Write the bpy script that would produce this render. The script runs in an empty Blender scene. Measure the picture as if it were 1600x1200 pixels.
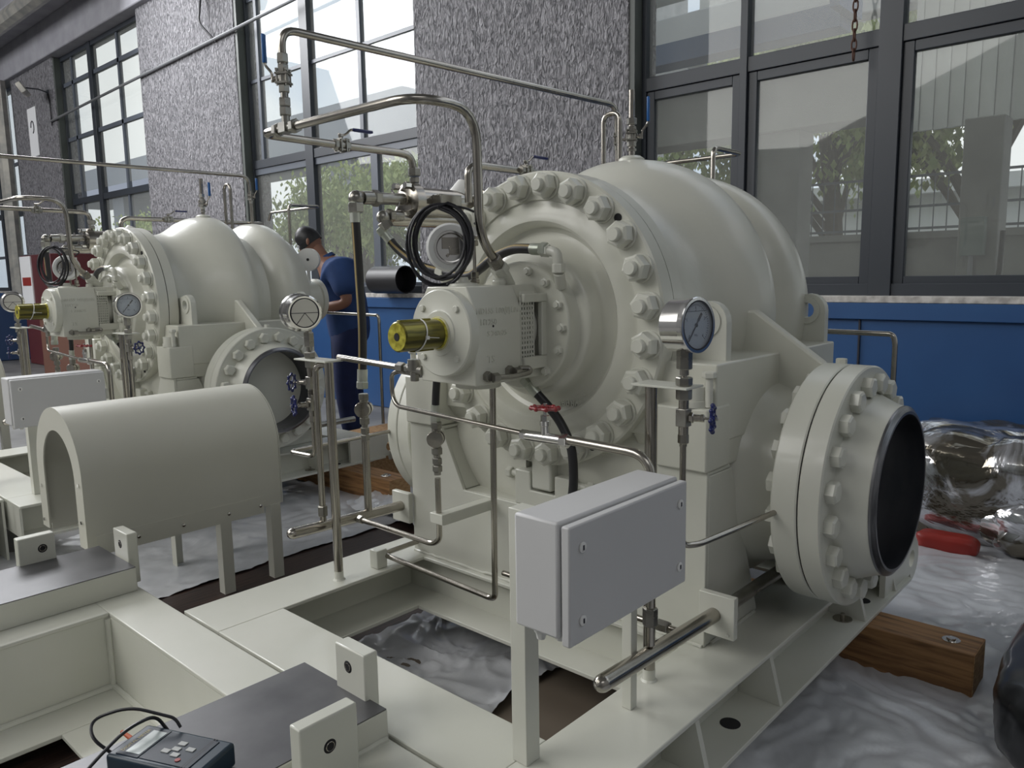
import bpy, math, random
from mathutils import Vector, Matrix, noise
random.seed(7)
S = bpy.context.scene
COL = S.collection
PI = math.pi
# ------------------------------------------------------------------ camera
CAMZ = 1.5
yaw, pit, rol, fpx = 0.738900482, 0.139326887, -0.0163791543, 1213.822
Fw = Vector((math.cos(yaw)*math.cos(pit), math.sin(yaw)*math.cos(pit), -math.sin(pit)))
Rt = Fw.cross(Vector((0, 0, 1))).normalized()
Up = Rt.cross(Fw)
R2 = Rt*math.cos(rol) + Up*math.sin(rol)
U2 = Up*math.cos(rol) - Rt*math.sin(rol)
cd = bpy.data.cameras.new('camera')
cam = bpy.data.objects.new('camera', cd)
COL.objects.link(cam)
cam.matrix_world = Matrix(((R2.x, U2.x, -Fw.x, 0), (R2.y, U2.y, -Fw.y, 0), (R2.z, U2.z, -Fw.z, CAMZ), (0, 0, 0, 1)))
cd.sensor_fit = 'HORIZONTAL'; cd.sensor_width = 36.0
cd.lens = fpx/1600*36.0
cd.clip_start = 0.05; cd.clip_end = 400
S.camera = cam
# ------------------------------------------------------------------ view, sky, lights
S.view_settings.view_transform = 'Standard'
S.view_settings.look = 'None'
S.view_settings.gamma = 1
S.view_settings.use_curve_mapping = False
S.view_settings.exposure = 0.48
w = bpy.data.worlds.new('overcast_sky'); S.world = w; w.use_nodes = True
nt = w.node_tree; nt.nodes.clear()
wo = nt.nodes.new('ShaderNodeOutputWorld'); bg = nt.nodes.new('ShaderNodeBackground')
tc = nt.nodes.new('ShaderNodeTexCoord'); nz = nt.nodes.new('ShaderNodeTexNoise'); cr = nt.nodes.new('ShaderNodeValToRGB')
nz.inputs['Scale'].default_value = 3.2; nz.inputs['Detail'].default_value = 5
cr.color_ramp.elements[0].position = 0.4; cr.color_ramp.elements[0].color = (0.60, 0.68, 0.82, 1)
cr.color_ramp.elements[1].position = 0.62; cr.color_ramp.elements[1].color = (0.94, 0.95, 0.98, 1)
nt.links.new(tc.outputs['Generated'], nz.inputs['Vector']); nt.links.new(nz.outputs['Fac'], cr.inputs['Fac'])
nt.links.new(cr.outputs['Color'], bg.inputs['Color']); nt.links.new(bg.outputs[0], wo.inputs['Surface'])
bg.inputs['Strength'].default_value = 1.0

def area(name, loc, target, sx, sy, power, col=(1, 1, 1)):
    l = bpy.data.lights.new(name, 'AREA'); l.shape = 'RECTANGLE'; l.size = sx; l.size_y = sy
    l.energy = power; l.color = col
    o = bpy.data.objects.new(name, l); COL.objects.link(o); o.location = loc
    d = Vector(target) - Vector(loc); o.rotation_euler = d.to_track_quat('-Z', 'Y').to_euler()
    return o
area('key_light_near', (-4.0, 5.0, 7.6), (1.2, 2.2, 0.7), 6, 10, 620, (1, 0.99, 0.96))  # added main lamp under the closed ceiling; there is no roof opening
area('key_light_far', (2.0, 12.0, 7.6), (2.0, 2.2, 0.4), 5, 5, 800, (0.97, 0.98, 1))  # added soft lamp so shadows fall towards -Y; not a real skylight
area('fill_light_left', (-3.5, 17.0, 7.6), (4.5, 14.0, 2.5), 6, 6, 650, (0.98, 0.98, 1))  # unseen fill, added to lift the dark far left wall and pillars
area('fill_light_side', (-2.0, -3.5, 7.6), (1.5, 1.0, 0.6), 6, 4, 70, (0.97, 0.98, 1))  # weak fill added for faces turned to -Y; no real source there

# ------------------------------------------------------------------ materials
M = {}
def mat(name, col=(0.5, 0.5, 0.5), rough=0.5, metal=0.0, **k):
    m = bpy.data.materials.new(name); m.use_nodes = True; M[name] = m
    b = m.node_tree.nodes['Principled BSDF']
    b.inputs['Base Color'].default_value = (*col, 1)
    b.inputs['Roughness'].default_value = rough
    b.inputs['Metallic'].default_value = metal
    for kk, v in k.items():
        if kk == 'coat': b.inputs['Coat Weight'].default_value = v; b.inputs['Coat Roughness'].default_value = 0.12
        if kk == 'spec': b.inputs['Specular IOR Level'].default_value = v
        if kk == 'trans': b.inputs['Transmission Weight'].default_value = v
        if kk == 'alpha': b.inputs['Alpha'].default_value = v
    return m
def tex(m, scale=(1, 1, 1), nscale=5.0, detail=3.0, c1=None, c2=None, p=(0.35, 0.65), bump=0.0, dist=0.01, rough=None, kind='noise', coord='Object', bscale=None, distort=0.0):
    t = m.node_tree; b = t.nodes['Principled BSDF']
    tc = t.nodes.new('ShaderNodeTexCoord'); mp = t.nodes.new('ShaderNodeMapping'); mp.inputs['Scale'].default_value = scale
    t.links.new(tc.outputs[coord], mp.inputs['Vector'])
    if kind == 'noise':
        n = t.nodes.new('ShaderNodeTexNoise'); n.inputs['Detail'].default_value = detail; n.inputs['Distortion'].default_value = distort; out = n.outputs['Fac']
    elif kind == 'voronoi':
        n = t.nodes.new('ShaderNodeTexVoronoi'); out = n.outputs['Distance']
    elif kind == 'wave':
        n = t.nodes.new('ShaderNodeTexWave'); n.inputs['Distortion'].default_value = distort; n.inputs['Detail'].default_value = detail; out = n.outputs['Fac']
    n.inputs['Scale'].default_value = nscale
    t.links.new(mp.outputs[0], n.inputs['Vector'])
    if c1:
        r = t.nodes.new('ShaderNodeValToRGB')
        r.color_ramp.elements[0].position = p[0]; r.color_ramp.elements[0].color = (*c1, 1)
        r.color_ramp.elements[1].position = p[1]; r.color_ramp.elements[1].color = (*c2, 1)
        t.links.new(out, r.inputs['Fac']); t.links.new(r.outputs['Color'], b.inputs['Base Color'])
    if rough:
        q = t.nodes.new('ShaderNodeMapRange'); q.inputs['To Min'].default_value = rough[0]; q.inputs['To Max'].default_value = rough[1]
        t.links.new(out, q.inputs['Value']); t.links.new(q.outputs[0], b.inputs['Roughness'])
    if bump:
        bn = t.nodes.new('ShaderNodeBump'); bn.inputs['Strength'].default_value = bump; bn.inputs['Distance'].default_value = dist
        src = out
        if bscale:
            n2 = t.nodes.new('ShaderNodeTexNoise'); n2.inputs['Scale'].default_value = bscale; n2.inputs['Detail'].default_value = 3
            t.links.new(mp.outputs[0], n2.inputs['Vector']); src = n2.outputs['Fac']
        t.links.new(src, bn.inputs['Height']); t.links.new(bn.outputs[0], b.inputs['Normal'])
    return m
tex(mat('paint', (0.60, 0.60, 0.52), 0.36, coat=0.25), nscale=3, c1=(0.585, 0.59, 0.52), c2=(0.625, 0.625, 0.56), bump=0.12, dist=0.002, bscale=45)
tex(mat('cast_paint', (0.60, 0.60, 0.52), 0.34, coat=0.3), nscale=4, c1=(0.58, 0.582, 0.51), c2=(0.62, 0.618, 0.545), bump=0.22, dist=0.004, bscale=22)
tex(mat('sheet_paint', (0.55, 0.545, 0.48), 0.45), nscale=2, c1=(0.53, 0.525, 0.455), c2=(0.56, 0.555, 0.49), bump=0.05, dist=0.001, bscale=90)
tex(mat('box_paint', (0.55, 0.55, 0.55), 0.42), nscale=2, c1=(0.54, 0.54, 0.545), c2=(0.57, 0.57, 0.575), bump=0.06, dist=0.001, bscale=120)
tex(mat('steel', (0.40, 0.375, 0.335), 0.24, 1.0), scale=(1, 1, 1), nscale=7, c1=(0.34, 0.32, 0.285), c2=(0.43, 0.405, 0.36), rough=(0.16, 0.27))
mat('chrome', (0.68, 0.67, 0.65), 0.14, 1.0)
tex(mat('fitting', (0.42, 0.41, 0.37), 0.34, 0.9), nscale=14, c1=(0.27, 0.26, 0.235), c2=(0.38, 0.37, 0.335), rough=(0.22, 0.36))
tex(mat('zinc', (0.50, 0.53, 0.46), 0.36, 0.7), nscale=14, c1=(0.42, 0.45, 0.38), c2=(0.58, 0.60, 0.54))
tex(mat('machined', (0.2, 0.2, 0.21), 0.3, 0.9), scale=(1, 14, 1), nscale=12, c1=(0.16, 0.16, 0.17), c2=(0.27, 0.27, 0.28))
tex(mat('bore_steel', (0.10, 0.10, 0.12), 0.3, 0.85), scale=(1, 3, 1), nscale=4, c1=(0.085, 0.09, 0.105), c2=(0.13, 0.13, 0.15))
tex(mat('pad_steel', (0.12, 0.12, 0.125), 0.42, 0.55), nscale=5, detail=6, c1=(0.085, 0.085, 0.09), c2=(0.15, 0.15, 0.155), p=(0.3, 0.7), rough=(0.3, 0.5), bump=0.08, dist=0.001, bscale=160)
tex(mat('shaft_film', (0.42, 0.38, 0.08), 0.28, 0.75), scale=(3, 30, 30), nscale=2, c1=(0.075, 0.07, 0.03), c2=(0.27, 0.24, 0.05), p=(0.33, 0.66))
tex(mat('film_yellow', (0.62, 0.56, 0.05), 0.35, 0.25), nscale=60, c1=(0.30, 0.26, 0.02), c2=(0.60, 0.55, 0.08))
mat('blue_enamel', (0.006, 0.012, 0.10), 0.3, coat=0.2)
mat('red_enamel', (0.24, 0.012, 0.016), 0.28, coat=0.5)
mat('blue_grip', (0.02, 0.12, 0.36), 0.4)
mat('rubber', (0.018, 0.018, 0.02), 0.42)
mat('cable', (0.014, 0.014, 0.018), 0.36)
mat('stripe', (0.32, 0.24, 0.10), 0.6)
mat('black', (0.01, 0.01, 0.012), 0.35)
mat('hole', (0.012, 0.012, 0.014), 0.8)
mat('dial', (0.62, 0.65, 0.70), 0.4)
mat('hall_paint', (0.36, 0.36, 0.36), 0.8)
mat('ink', (0.02, 0.02, 0.03), 0.5)
mat('gauge_back', (0.60, 0.59, 0.55), 0.35, 0.3)
mat('white_plastic', (0.72, 0.72, 0.70), 0.4)
mat('foam', (0.68, 0.69, 0.68), 0.7)
mat('cap_sheet', (0.50, 0.50, 0.74), 0.5)
m = tex(mat('stucco', (0.30, 0.30, 0.32), 0.8), scale=(1, 1, 0.45), nscale=30, detail=4, c1=(0.10, 0.10, 0.11), c2=(0.34, 0.335, 0.355), p=(0.36, 0.62), bump=1.0, dist=0.06, distort=1.2)
tex(mat('blue_wall', (0.022, 0.10, 0.30), 0.42), nscale=1.2, c1=(0.015, 0.062, 0.185), c2=(0.020, 0.080, 0.22), bump=0.06, dist=0.003, bscale=14)
tex(mat('sill_stone', (0.5, 0.48, 0.45), 0.7), nscale=18, c1=(0.34, 0.32, 0.30), c2=(0.60, 0.58, 0.55), bump=0.3, dist=0.004)
mat('frame_dark', (0.028, 0.034, 0.044), 0.42)
mat('frame_olive', (0.075, 0.085, 0.078), 0.5)
mat('frame_light', (0.10, 0.115, 0.14), 0.4)
tex(mat('grey_beam', (0.3, 0.3, 0.33), 0.8), nscale=3, c1=(0.30, 0.30, 0.33), c2=(0.36, 0.36, 0.39))
tex(mat('floor_concrete', (0.16, 0.16, 0.16), 0.5), nscale=2, detail=6, c1=(0.10, 0.10, 0.10), c2=(0.19, 0.19, 0.185), bump=0.1, dist=0.003)
tex(mat('dark_boards', (0.03, 0.018, 0.014), 0.55), scale=(1, 22, 1), nscale=5, detail=5, c1=(0.012, 0.008, 0.007), c2=(0.06, 0.032, 0.024), bump=0.3, dist=0.004)
tex(mat('wood', (0.30, 0.16, 0.06), 0.6), scale=(14, 1.2, 14), nscale=3.2, detail=5, c1=(0.12, 0.055, 0.018), c2=(0.36, 0.19, 0.075), p=(0.3, 0.62), bump=0.25, dist=0.003, distort=0.6)
tex(mat('wood_end', (0.34, 0.20, 0.09), 0.7), scale=(6, 6, 20), nscale=5, c1=(0.26, 0.14, 0.055), c2=(0.42, 0.26, 0.12), bump=0.2, dist=0.003)
tex(mat('plastic_sheet', (0.52, 0.53, 0.55), 0.28, coat=0.4), nscale=2.2, detail=6, c1=(0.44, 0.45, 0.47), c2=(0.64, 0.65, 0.68), bump=0.5, dist=0.02, distort=1.2)
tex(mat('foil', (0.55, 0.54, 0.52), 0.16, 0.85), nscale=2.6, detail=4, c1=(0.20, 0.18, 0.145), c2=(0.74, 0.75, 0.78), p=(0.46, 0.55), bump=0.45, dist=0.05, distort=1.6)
mat('black_sheet', (0.012, 0.012, 0.014), 0.3, coat=0.4)
mat('blue_sheet', (0.03, 0.09, 0.26), 0.35)
mat('red_print', (0.30, 0.025, 0.018), 0.4)
mat('conduit', (0.26, 0.27, 0.28), 0.4, 0.5)
tex(mat('galv_pipe', (0.5, 0.49, 0.45), 0.35, 0.5), nscale=4, c1=(0.38, 0.38, 0.36), c2=(0.6, 0.58, 0.52))
mat('poster', (0.86, 0.87, 0.88), 0.5)
mat('mat_brown', (0.16, 0.13, 0.10), 0.5)
mat('carton', (0.13, 0.055, 0.035), 0.7)
mat('maroon', (0.10, 0.018, 0.022), 0.4)
mat('skin', (0.26, 0.125, 0.08), 0.5)
mat('glove', (0.42, 0.40, 0.37), 0.8)
mat('hair', (0.008, 0.008, 0.010), 0.45)
tex(mat('workwear', (0.018, 0.05, 0.17), 0.8), nscale=6, c1=(0.014, 0.042, 0.14), c2=(0.022, 0.06, 0.19), bump=0.3, dist=0.01)
tex(mat('trousers', (0.006, 0.014, 0.075), 0.8), nscale=6, c1=(0.005, 0.012, 0.06), c2=(0.008, 0.018, 0.085), bump=0.3, dist=0.01)
mat('shoe', (0.02, 0.02, 0.02), 0.5)
tex(mat('leaf', (0.16, 0.26, 0.05), 0.6), nscale=1.5, c1=(0.26, 0.36, 0.10), c2=(0.60, 0.66, 0.26))
mat('bark', (0.12, 0.10, 0.08), 0.8)
tex(mat('facade', (0.42, 0.42, 0.42), 0.7), nscale=1.5, c1=(0.36, 0.36, 0.36), c2=(0.48, 0.48, 0.47))
tex(mat('out_concrete', (0.20, 0.205, 0.19), 0.8), nscale=1.2, detail=5, c1=(0.16, 0.165, 0.15), c2=(0.25, 0.25, 0.23))
mat('viaduct_grey', (0.32, 0.34, 0.38), 0.8)
mat('white_steel', (0.55, 0.56, 0.58), 0.5)
mat('blue_steel', (0.06, 0.11, 0.24), 0.5)
tex(mat('corrugated', (0.42, 0.43, 0.44), 0.4, 0.3), nscale=1, c1=(0.36, 0.37, 0.38), c2=(0.46, 0.47, 0.48))
tex(mat('ground', (0.25, 0.24, 0.22), 0.9), nscale=1, c1=(0.2, 0.2, 0.18), c2=(0.3, 0.29, 0.26))
mat('meter_body', (0.010, 0.028, 0.048), 0.38)
mat('meter_panel', (0.014, 0.024, 0.04), 0.45)
mat('lcd', (0.42, 0.47, 0.46), 0.25)
mat('button', (0.42, 0.43, 0.42), 0.5)
mat('orange', (0.62, 0.13, 0.05), 0.45)
mat('gold_print', (0.45, 0.38, 0.16), 0.5)
mat('rust', (0.10, 0.05, 0.035), 0.7, 0.4)
mat('lamp_glass', (0.75, 0.72, 0.62), 0.3)
mat('elec_box', (0.12, 0.16, 0.14), 0.6)
# thin window glass: lets light straight through, mirrors a little
def glassmat(name, tint, refl):
    m = bpy.data.materials.new(name); m.use_nodes = True; M[name] = m; t = m.node_tree; t.nodes.clear()
    o = t.nodes.new('ShaderNodeOutputMaterial'); mx = t.nodes.new('ShaderNodeMixShader'); tr = t.nodes.new('ShaderNodeBsdfTransparent')
    gl = t.nodes.new('ShaderNodeBsdfGlossy'); fr = t.nodes.new('ShaderNodeLayerWeight'); ma = t.nodes.new('ShaderNodeMath'); df = t.nodes.new('ShaderNodeBsdfDiffuse'); mx2 = t.nodes.new('ShaderNodeMixShader')
    tr.inputs[0].default_value = (*tint, 1); gl.inputs['Roughness'].default_value = 0.02; fr.inputs[0].default_value = 0.5
    pw = t.nodes.new('ShaderNodeMath'); pw.operation = 'POWER'; pw.inputs[1].default_value = 4.0
    ma.operation = 'MULTIPLY_ADD'; ma.inputs[1].default_value = 0.5*refl; ma.inputs[2].default_value = 0.03*refl
    df.inputs[0].default_value = (0.6, 0.6, 0.58, 1); mx2.inputs[0].default_value = 0.13
    t.links.new(fr.outputs['Facing'], pw.inputs[0]); t.links.new(pw.outputs[0], ma.inputs[0]); t.links.new(ma.outputs[0], mx.inputs[0])
    t.links.new(tr.outputs[0], mx2.inputs[1]); t.links.new(df.outputs[0], mx2.inputs[2])
    t.links.new(mx2.outputs[0], mx.inputs[1]); t.links.new(gl.outputs[0], mx.inputs[2]); t.links.new(mx.outputs[0], o.inputs[0])
glassmat('window_glass', (0.90, 0.92, 0.90), 0.9)
glassmat('dial_glass', (0.93, 0.95, 0.97), 0.9)

# ------------------------------------------------------------------ mesh builder
def frame_of(d, hint=None):
    d = Vector(d).normalized()
    h = Vector(hint) if hint else (Vector((0, 0, 1)) if abs(d.z) < 0.9 else Vector((1, 0, 0)))
    u = (h - d*h.dot(d)).normalized(); v = d.cross(u)
    return d, u, v
class MB:
    def __init__(s): s.v = []; s.f = []; s.m = []; s.mi = 0
    def add(s, vs, fs, mi=None):
        n = len(s.v); s.v += [tuple(a) for a in vs]; s.f += [tuple(i+n for i in f) for f in fs]
        s.m += [s.mi if mi is None else mi]*len(fs); return s
    def box(s, a, b, mi=None):
        x0, x1 = sorted((a[0], b[0])); y0, y1 = sorted((a[1], b[1])); z0, z1 = sorted((a[2], b[2]))
        v = [(x0, y0, z0), (x1, y0, z0), (x1, y1, z0), (x0, y1, z0), (x0, y0, z1), (x1, y0, z1), (x1, y1, z1), (x0, y1, z1)]
        return s.add(v, [(0, 3, 2, 1), (4, 5, 6, 7), (0, 1, 5, 4), (1, 2, 6, 5), (2, 3, 7, 6), (3, 0, 4, 7)], mi)
    def obox(s, c, ax, ay, az, hx, hy, hz, mi=None):
        c = Vector(c); ax = Vector(ax).normalized(); ay = Vector(ay).normalized(); az = Vector(az).normalized(); v = []
        for k in (-1, 1):
            for i, j in ((-1, -1), (1, -1), (1, 1), (-1, 1)): v.append(c+ax*hx*i+ay*hy*j+az*hz*k)
        return s.add(v, [(0, 3, 2, 1), (4, 5, 6, 7), (0, 1, 5, 4), (1, 2, 6, 5), (2, 3, 7, 6), (3, 0, 4, 7)], mi)
    def prism(s, pts, ax, c0, c1, mi=None):
        """pts 2D polygon; ax 0: (y,z) extruded in x; 1: (x,z) in y; 2: (x,y) in z"""
        def P(p, c): return (c, p[0], p[1]) if ax == 0 else ((p[0], c, p[1]) if ax == 1 else (p[0], p[1], c))
        n = len(pts); v = [P(p, c0) for p in pts]+[P(p, c1) for p in pts]
        f = [tuple(range(n-1, -1, -1)), tuple(range(n, 2*n))]+[(i, (i+1) % n, n+(i+1) % n, n+i) for i in range(n)]
        return s.add(v, f, mi)
    def lathe(s, prof, o, d, seg=32, mi=None, hint=None, phase=0.0, closed=False):
        """prof [(a,r)] a along d from o"""
        o = Vector(o); d, u, v = frame_of(d, hint); vs = []; fs = []
        for a, r in prof:
            for k in range(seg):
                t = 2*PI*k/seg+phase; vs.append(o+d*a+(u*math.cos(t)+v*math.sin(t))*r)
        for i in range(len(prof)-1):
            for k in range(seg):
                k2 = (k+1) % seg; fs.append((i*seg+k, i*seg+k2, (i+1)*seg+k2, (i+1)*seg+k))
        if closed:
            i = len(prof)-1
            for k in range(seg):
                k2 = (k+1) % seg; fs.append((i*seg+k, i*seg+k2, k2, k))
        else:
            if prof[0][1] > 1e-5 and not (len(prof) > 1 and prof[1][1] < 1e-5 and abs(prof[1][0]-prof[0][0]) < 1e-6) and len(prof) > 1: fs.append(tuple(range(seg-1, -1, -1)))
            if prof[-1][1] > 1e-5 and not (prof[-2][1] < 1e-5 and abs(prof[-1][0]-prof[-2][0]) < 1e-6): fs.append(tuple((len(prof)-1)*seg+k for k in range(seg)))
        return s.add(vs, fs, mi)
    def cyl(s, a, b, r, seg=20, mi=None, r2=None, hint=None, phase=0.0):
        a = Vector(a); b = Vector(b)
        return s.lathe([(0, r), ((b-a).length, r if r2 is None else r2)], a, b-a, seg, mi, hint, phase)
    def hexn(s, a, b, r, mi=None, phase=0.0):
        a = Vector(a); b = Vector(b); L = (b-a).length; c = min(r*0.12, L*0.2)
        return s.lathe([(0, r*0.9), (c, r), (L-c, r), (L, r*0.9)], a, b-a, 6, mi, None, phase)
    def holed(s, pts, c, r, ax, c0, c1, n=40, mi=None):
        def P(p, q): return (q, p[0], p[1]) if ax == 0 else ((p[0], q, p[1]) if ax == 1 else (p[0], p[1], q))
        outer = []; angs = sorted(set([round(math.atan2(p[1]-c[1], p[0]-c[0]) % (2*PI), 5) for p in pts]+[round(2*PI*k/n, 5) for k in range(n)]))
        inner = []
        for t in angs:
            d = (math.cos(t), math.sin(t)); best = None
            for i in range(len(pts)):
                a = pts[i]; b = pts[(i+1) % len(pts)]; e = (b[0]-a[0], b[1]-a[1]); den = d[0]*e[1]-d[1]*e[0]
                if abs(den) < 1e-12: continue
                w = (a[0]-c[0], a[1]-c[1]); tt = (w[0]*e[1]-w[1]*e[0])/den; uu = (w[0]*d[1]-w[1]*d[0])/den
                if tt > 0 and -1e-4 <= uu <= 1+1e-4 and (best is None or tt > best): best = tt
            outer.append((c[0]+d[0]*best, c[1]+d[1]*best)); inner.append((c[0]+d[0]*r, c[1]+d[1]*r))
        m = len(angs); v = [P(p, c0) for p in outer]+[P(p, c0) for p in inner]+[P(p, c1) for p in outer]+[P(p, c1) for p in inner]; f = []
        for i in range(m):
            j = (i+1) % m; f += [(i, m+i, m+j, j), (2*m+i, 2*m+j, 3*m+j, 3*m+i), (i, j, 2*m+j, 2*m+i), (m+i, 3*m+i, 3*m+j, m+j)]
        return s.add(v, f, mi)
    def sph(s, c, r, seg=20, rings=12, mi=None, sc=(1, 1, 1)):
        vs = []; fs = []
        for i in range(rings+1):
            p = PI*i/rings
            for k in range(seg):
                t = 2*PI*k/seg
                vs.append((c[0]+r*sc[0]*math.sin(p)*math.cos(t), c[1]+r*sc[1]*math.sin(p)*math.sin(t), c[2]+r*sc[2]*math.cos(p)))
        for i in range(rings):
            for k in range(seg):
                k2 = (k+1) % seg; fs.append((i*seg+k, (i+1)*seg+k, (i+1)*seg+k2, i*seg+k2))
        return s.add(vs, fs, mi)
    def tube(s, pts, r, seg=12, bend=None, mi=None, cap=True, closed=False):
        P = [Vector(p) for p in pts]
        if bend:
            Q = [P[0]]
            for i in range(1, len(P)-1):
                a, b, c = P[i-1], P[i], P[i+1]
                d1 = (a-b); d2 = (c-b); l = min(bend, d1.length*0.49, d2.length*0.49)
                p0 = b+d1.normalized()*l; p2 = b+d2.normalized()*l
                for k in range(7):
                    t = k/6; Q.append(p0*(1-t)**2+b*2*t*(1-t)+p2*t*t)
            Q.append(P[-1]); P = Q
        n = len(P); vs = []; fs = []; u = None
        for i in range(n):
            if closed: d = (P[(i+1) % n]-P[i-1]).normalized()
            else: d = (P[min(i+1, n-1)]-P[max(i-1, 0)]).normalized()
            if u is None: _, u, _ = frame_of(d)
            else:
                u = u-d*u.dot(d); u.normalize()
            v = d.cross(u)
            for k in range(seg):
                t = 2*PI*k/seg; vs.append(P[i]+(u*math.cos(t)+v*math.sin(t))*r)
        for i in range(n if closed else n-1):
            j = (i+1) % n
            for k in range(seg):
                k2 = (k+1) % seg; fs.append((i*seg+k, i*seg+k2, j*seg+k2, j*seg+k))
        if cap and not closed:
            fs.append(tuple(range(seg-1, -1, -1))); fs.append(tuple((n-1)*seg+k for k in range(seg)))
        return s.add(vs, fs, mi)
    def build(s, name, mats, parent=None, origin=None, smooth=35, bevel=0, segs=2):
        me = bpy.data.meshes.new(name)
        o0 = Vector(parent['_o']) if parent is not None else Vector(origin or (0, 0, 0))
        me.from_pydata([tuple(Vector(v)-o0) for v in s.v], [], s.f)
        for mm in (mats if isinstance(mats, (list, tuple)) else [mats]): me.materials.append(M[mm])
        me.polygons.foreach_set('material_index', s.m)
        me.polygons.foreach_set('use_smooth', [True]*len(me.polygons))
        me.update(); me.validate()
        me.set_sharp_from_angle(angle=math.radians(smooth))
        ob = bpy.data.objects.new(name, me); COL.objects.link(ob)
        if parent is not None: ob.parent = parent
        else: ob.location = o0
        ob['_o'] = tuple(o0)
        if bevel:
            b = ob.modifiers.new('bevel', 'BEVEL'); b.width = bevel; b.segments = segs; b.limit_method = 'ANGLE'; b.angle_limit = math.radians(40); b.harden_normals = False
        return ob
def tag(o, label, cat, group=None):
    o['label'] = label; o['category'] = cat
    if group: o['group'] = group
    return o
def struct(o, label=None):
    o['kind'] = 'structure'
    if label: o['label'] = label
    return o
def thing(name, loc, label, cat, group=None):
    o = bpy.data.objects.new(name, None); COL.objects.link(o); o.location = loc; o['_o'] = tuple(loc); o.empty_display_size = 0.1
    return tag(o, label, cat, group)
def place(name, mesh, parent, loc, rot=(0, 0, 0)):
    o = bpy.data.objects.new(name, mesh); COL.objects.link(o); o.parent = parent
    o.location = Vector(loc)-Vector(parent['_o']); o.rotation_euler = rot; o['_o'] = tuple(loc)
    return o
def dup(root, d, label, group=None):
    def cp(o, par):
        c = o.copy(); COL.objects.link(c)
        if par: c.parent = par
        for ch in list(o.children): cp(ch, c)
        return c
    r = cp(root, None); r.location = Vector(root.location)+Vector(d); r['label'] = label
    if group: r['group'] = group
    return r
def text(body, size, o, right, up, matname, name, parent, depth=0.0, align='CENTER', sx=1.0):
    cu = bpy.data.curves.new(name, 'FONT'); cu.body = body; cu.size = size; cu.extrude = depth; cu.align_x = align; cu.align_y = 'CENTER'
    cu.resolution_u = 2
    ob = bpy.data.objects.new(name, cu); COL.objects.link(ob)
    dg = bpy.context.evaluated_depsgraph_get(); me = bpy.data.meshes.new_from_object(ob.evaluated_get(dg))
    bpy.data.objects.remove(ob)
    r = Vector(right).normalized(); u = Vector(up).normalized(); n = r.cross(u); o = Vector(o)-Vector(parent['_o'])
    for v in me.vertices: v.co = o+r*v.co.x*sx+u*v.co.y+n*v.co.z
    me.materials.clear(); me.materials.append(M[matname])
    t = bpy.data.objects.new(name, me); COL.objects.link(t); t.parent = parent; t['_o'] = tuple(parent['_o'])
    return t
D2 = (0.028, 3.605, 0)
SET = []   # (object, label for the second pump set)

# ================================================================== building shell
WX = 5.6
def ring_noise(x, y, s, a): return noise.noise(Vector((x*s, y*s, 3.1)))*a
b = MB().box((-7, -6, -0.12), (WX+0.35, 26, -0.004)); struct(b.build('floor', 'floor_concrete'))
b = MB().box((WX, -6, 0), (WX+0.3, 26, 1.165)); b.box((WX-0.035, -6, 1.16), (WX+0.299, 26, 1.272))
struct(b.build('wall_far', 'blue_wall', bevel=0.004))
b = MB()
for y in (1.83, 4.4, 8.1, 12.2): b.box((WX-0.012, y, 0.0), (WX+0.01, y+0.012, 1.16))
struct(b.build('trim_1', 'ink'))
b = MB().box((WX-0.03, -6, 1.272), (WX+0.42, 26, 1.318)); struct(b.build('trim_2', 'sill_stone', bevel=0.006))
for i, (y0, y1) in enumerate(((3.75, 6.40), (9.99, 12.96), (16.75, 19.3))):
    b = MB().box((WX, y0, 1.285), (WX+0.42, y1, 8.0)); b.build('wall_pillar', 'stucco', bevel=0.01)
    o = COL.objects[-1] if False else bpy.data.objects['wall_pillar' if i == 0 else 'wall_pillar.%03d' % i]
    struct(o)
b = MB().box((WX-0.1, 10, 5.72), (WX+0.4, 26, 8.0)); b.box((WX-0.45, 10, 6.35), (WX-0.1, 26, 6.75)); struct(b.build('wall_beam', 'grey_beam', bevel=0.02))
b = MB().box((-7.2, -6.2, 8.0), (WX+0.6, 26.2, 8.15)); struct(b.build('ceiling', 'hall_paint'))
b = MB().box((-7.2, -6.2, 0), (-7.0, 26.2, 8.0)); struct(b.build('wall_near', 'hall_paint'))
b = MB().box((-7.0, -6.2, 0), (WX+0.4, -6.0, 8.0)); struct(b.build('wall_right', 'hall_paint'))
b = MB().box((-7.0, 26.0, 0), (WX+0.4, 26.2, 8.0)); struct(b.build('wall_left', 'hall_paint'))

# windows: frame (structure) > glazing bars, panes
GX = WX+0.17
def window(n, y0, y1, posts, cells, ztop):
    b = MB()
    b.box((GX-0.05, y1-0.09, 1.285), (GX+0.05, y1, ztop)); b.box((GX-0.05, y0, 1.285), (GX+0.05, y0+0.09, ztop))
    b.box((GX-0.047, y0+0.01, 1.285), (GX+0.047, y1-0.01, 1.40)); b.box((GX-0.047, y0+0.01, 2.98), (GX+0.047, y1-0.01, 3.09)); b.box((GX-0.047, y0+0.01, ztop-0.08), (GX+0.047, y1-0.01, ztop-0.001))
    for y, wd in posts: b.box((GX-0.06, y-wd/2, 1.285), (GX+0.05, y+wd/2, ztop))
    f = struct(b.build('window_%d' % n, 'frame_dark', bevel=0.004))
    for (a0, a1, z0, z1) in cells:
        q = MB().box((GX-0.004, a0, z0), (GX+0.004, a1, z1)); q.build('pane', 'window_glass', parent=f)
    return f
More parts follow.
